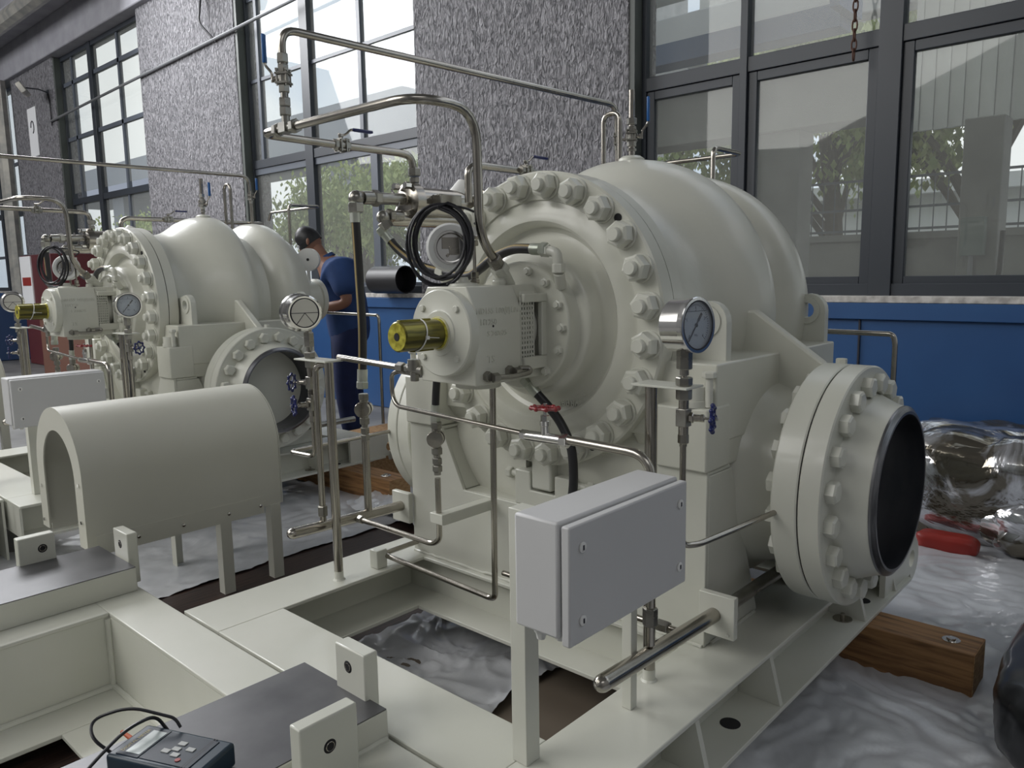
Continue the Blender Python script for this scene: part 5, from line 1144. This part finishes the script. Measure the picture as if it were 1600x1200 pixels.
SJ = [(wp(-0.02, 0, 0.84), 0.215), (wp(0.0, 0, 1.20), 0.20), (wp(0.05, 0, 1.42), 0.22), (wp(0.11, 0, 1.57), 0.17), (wp(0.17, 0, 1.635), 0.09), (wp(0.06, 0.23, 1.56), 0.105), (wp(0.06, 0.29, 1.36), 0.088), (wp(0.0, -0.23, 1.57), 0.135), (wp(-0.07, -0.29, 1.34), 0.10)]
skin('shirt', SJ, [(0, 1), (1, 2), (2, 3), (3, 4), (3, 5), (5, 6), (3, 7), (7, 8)], 'workwear', W)
TJ = [(wp(-0.02, 0, 1.14), 0.165), (wp(-0.02, 0, 1.0), 0.185), (wp(0, 0.11, 0.90), 0.135), (wp(0.02, 0.12, 0.52), 0.105), (wp(-0.02, 0.13, 0.12), 0.085), (wp(0, -0.11, 0.90), 0.135), (wp(0.02, -0.12, 0.52), 0.105), (wp(-0.02, -0.13, 0.12), 0.085)]
skin('trousers', TJ, [(0, 1), (1, 2), (2, 3), (3, 4), (1, 5), (5, 6), (6, 7)], 'trousers', W)
for s_ in (0.13, -0.13): skin('shoe', [(wp(-0.04, s_, 0.05), 0.05), (wp(0.08, s_, 0.045), 0.05), (wp(0.20, s_, 0.035), 0.04)], [(0, 1), (1, 2)], 'shoe', W)
# head tilted down and forward
hc = wp(0.31, 0, 1.82); hf = (Fp*0.8+Vector((0, 0, -0.6))).normalized(); hu = (Vector((0, 0, 1))*0.8+Fp*0.6).normalized(); hs = hf.cross(hu)
vs = []; fs = []; nu, nv = 28, 20
for i in range(nv+1):
    p = PI*i/nv
    for j in range(nu):
        t = 2*PI*j/nu; x = math.sin(p)*math.cos(t); y = math.sin(p)*math.sin(t); z = math.cos(p)
        wdt = 0.082*(1-0.22*max(0, -z)**1.5); dp = 0.102*(1-0.10*max(0, -z)); L = 0.125
        f_ = x*dp; 
        if x > 0.3: f_ += 0.012*math.exp(-((z+0.12)**2)/0.02-(y**2)/0.02)*2.2 - 0.008*math.exp(-((z-0.1)**2)/0.02-((abs(y)-0.35)**2)/0.03) + 0.007*math.exp(-((z+0.5)**2)/0.01-(y**2)/0.08)+0.01*math.exp(-((z+0.85)**2)/0.03-(y**2)/0.06)
        vs.append(hc+hf*f_+hs*y*wdt+hu*z*L)
for i in range(nv):
    for j in range(nu): j2 = (j+1) % nu; fs.append((i*nu+j, (i+1)*nu+j, (i+1)*nu+j2, i*nu+j2))
b = MB().add(vs, fs)
for s_ in (-1, 1): b.sph(hc+hs*s_*0.083-hf*0.005-hu*0.01, 0.026, 12, 8, sc=(0.6, 0.6, 1.2))
b.tube([wp(0.15, 0, 1.60), wp(0.24, 0, 1.74), hc-hu*0.04-hf*0.02], 0.058, 16)
b.build('head', 'skin', parent=W, smooth=80)
vs = []; fs = []
for i in range(12):
    p = PI*0.60*i/11
    for j in range(nu):
        t = 2*PI*j/nu; x = math.sin(p)*math.cos(t); y = math.sin(p)*math.sin(t); z = math.cos(p)
        lim = 1.0
        if x > 0.35 and z < 0.45: lim = 0.93
        k = (1.10+0.04*noise.noise(Vector((x*6, y*6, z*6))))*lim
        vs.append(hc+hf*x*0.102*k+hs*y*0.082*k+hu*(z*0.125*k+0.004))
for i in range(11):
    for j in range(nu): j2 = (j+1) % nu; fs.append((i*nu+j, (i+1)*nu+j, (i+1)*nu+j2, i*nu+j2))
MB().add(vs, fs).build('hair', 'hair', parent=W, smooth=80)
b = MB()
for s_ in (-1, 1):
    ec = hc+hf*0.105+hs*s_*0.034+hu*0.012
    b.tube([ec+hs*0.026*math.cos(t)+hu*0.019*math.sin(t) for t in [2*PI*k/20 for k in range(20)]], 0.0022, 6, closed=True)
    b.tube([ec+hs*s_*0.026, hc+hs*s_*0.088+hu*0.014], 0.0022, 6)
b.tube([hc+hf*0.108-hs*0.008+hu*0.014, hc+hf*0.108+hs*0.008+hu*0.014], 0.0022, 6)
b.build('glasses', 'ink', parent=W)
for s_ in (-1, 1):
    ec = hc+hf*0.092+hs*s_*0.034+hu*0.012; e_ = MB().sph(ec, 0.011, 12, 8).build('eye', 'white_plastic', parent=W); MB().sph(ec+hf*0.008, 0.005, 10, 6).build('pupil', 'ink', parent=e_)
MB().obox(hc+hf*0.094-hu*0.066, hs, hu, hf, 0.022, 0.004, 0.003).build('mouth', 'red_print', parent=W)
b = MB(); cc = wp(0.16, 0, 1.665)
b.lathe([(0, 0.082), (0.03, 0.07), (0.031, 0.066), (0.0, 0.076)], cc, (Fp*0.5+Vector((0, 0, 0.85))).normalized(), 24, closed=True); b.build('collar', 'workwear', parent=W)
for s_, wr in ((0.22, wp(0.40, 0.20, 1.25)), (-0.18, wp(0.32, -0.20, 1.26))):
    sd_ = 1 if s_ > 0 else -1; pd = (Fp+Vector((0, 0, -0.15))).normalized(); ps = Sp
    b = MB().obox(wr+pd*0.05, pd, ps, pd.cross(ps), 0.052, 0.042, 0.016).tube([wr-pd*0.05, wr+pd*0.01], 0.036, 14)
    hb = b.build('hand', 'glove', parent=W, bevel=0.012, segs=3)
    for k, L in enumerate((0.072, 0.082, 0.076, 0.058)):
        a0 = wr+pd*0.098+ps*(0.031-0.0205*k)
        dn = Vector((0, 0, -1)); j1 = a0+pd*L*0.45+dn*0.006; j2 = j1+pd*L*0.25+dn*L*0.22; j3 = j2+pd*L*0.05+dn*L*0.26
        skin('finger', [(a0-pd*0.01, 0.010), (j1, 0.0095), (j2, 0.009), (j3, 0.008)], [(0, 1), (1, 2), (2, 3)], 'glove', hb, 1)
    t0 = wr+pd*0.03-ps*sd_*0.04
    skin('thumb', [(t0, 0.012), (t0-ps*sd_*0.028+pd*0.025, 0.011), (t0-ps*sd_*0.034+pd*0.055+Vector((0, 0, -0.012)), 0.0095)], [(0, 1), (1, 2)], 'glove', hb, 1)

GR = {'pressure_gauge': 'dial gauges on the gauge posts', 'gauge_stand': 'stainless gauge posts', 'needle_valve': 'needle valves with blue handwheels', 'ball_valve': 'lever ball valves', 'check_valve': 'round check valves',
      'hydraulic_hose': 'black hydraulic hoses', 'plastic_sheet': 'plastic sheets on the floor', 'tree': 'trees outside the windows', 'floodlight': 'floodlights on the pillars', 'oil_header': 'capped oil header pipes',
      'oil_cooler': 'stainless oil coolers', 'cable_coil': 'coils of black cable', 'carton': 'brown cartons at the back', 'wrapped_bundle': 'silver wrapped bundles', 'globe_valve': 'red handwheel valves',
      'sensing_tube': 'thin sensing tubes', 'cooling_tube': 'cooling tubes on the decks', 'probe_lead': 'test leads of the meter', 'cable': 'cables on the wall'}
for o in bpy.data.objects:
    if o.parent is None and 'category' in o.keys() and 'group' not in o.keys():
        k_ = o.name.split('.')[0]
        if k_ in GR: o['group'] = GR[k_]
for o in bpy.data.objects:
    if '_o' in o.keys(): del o['_o']
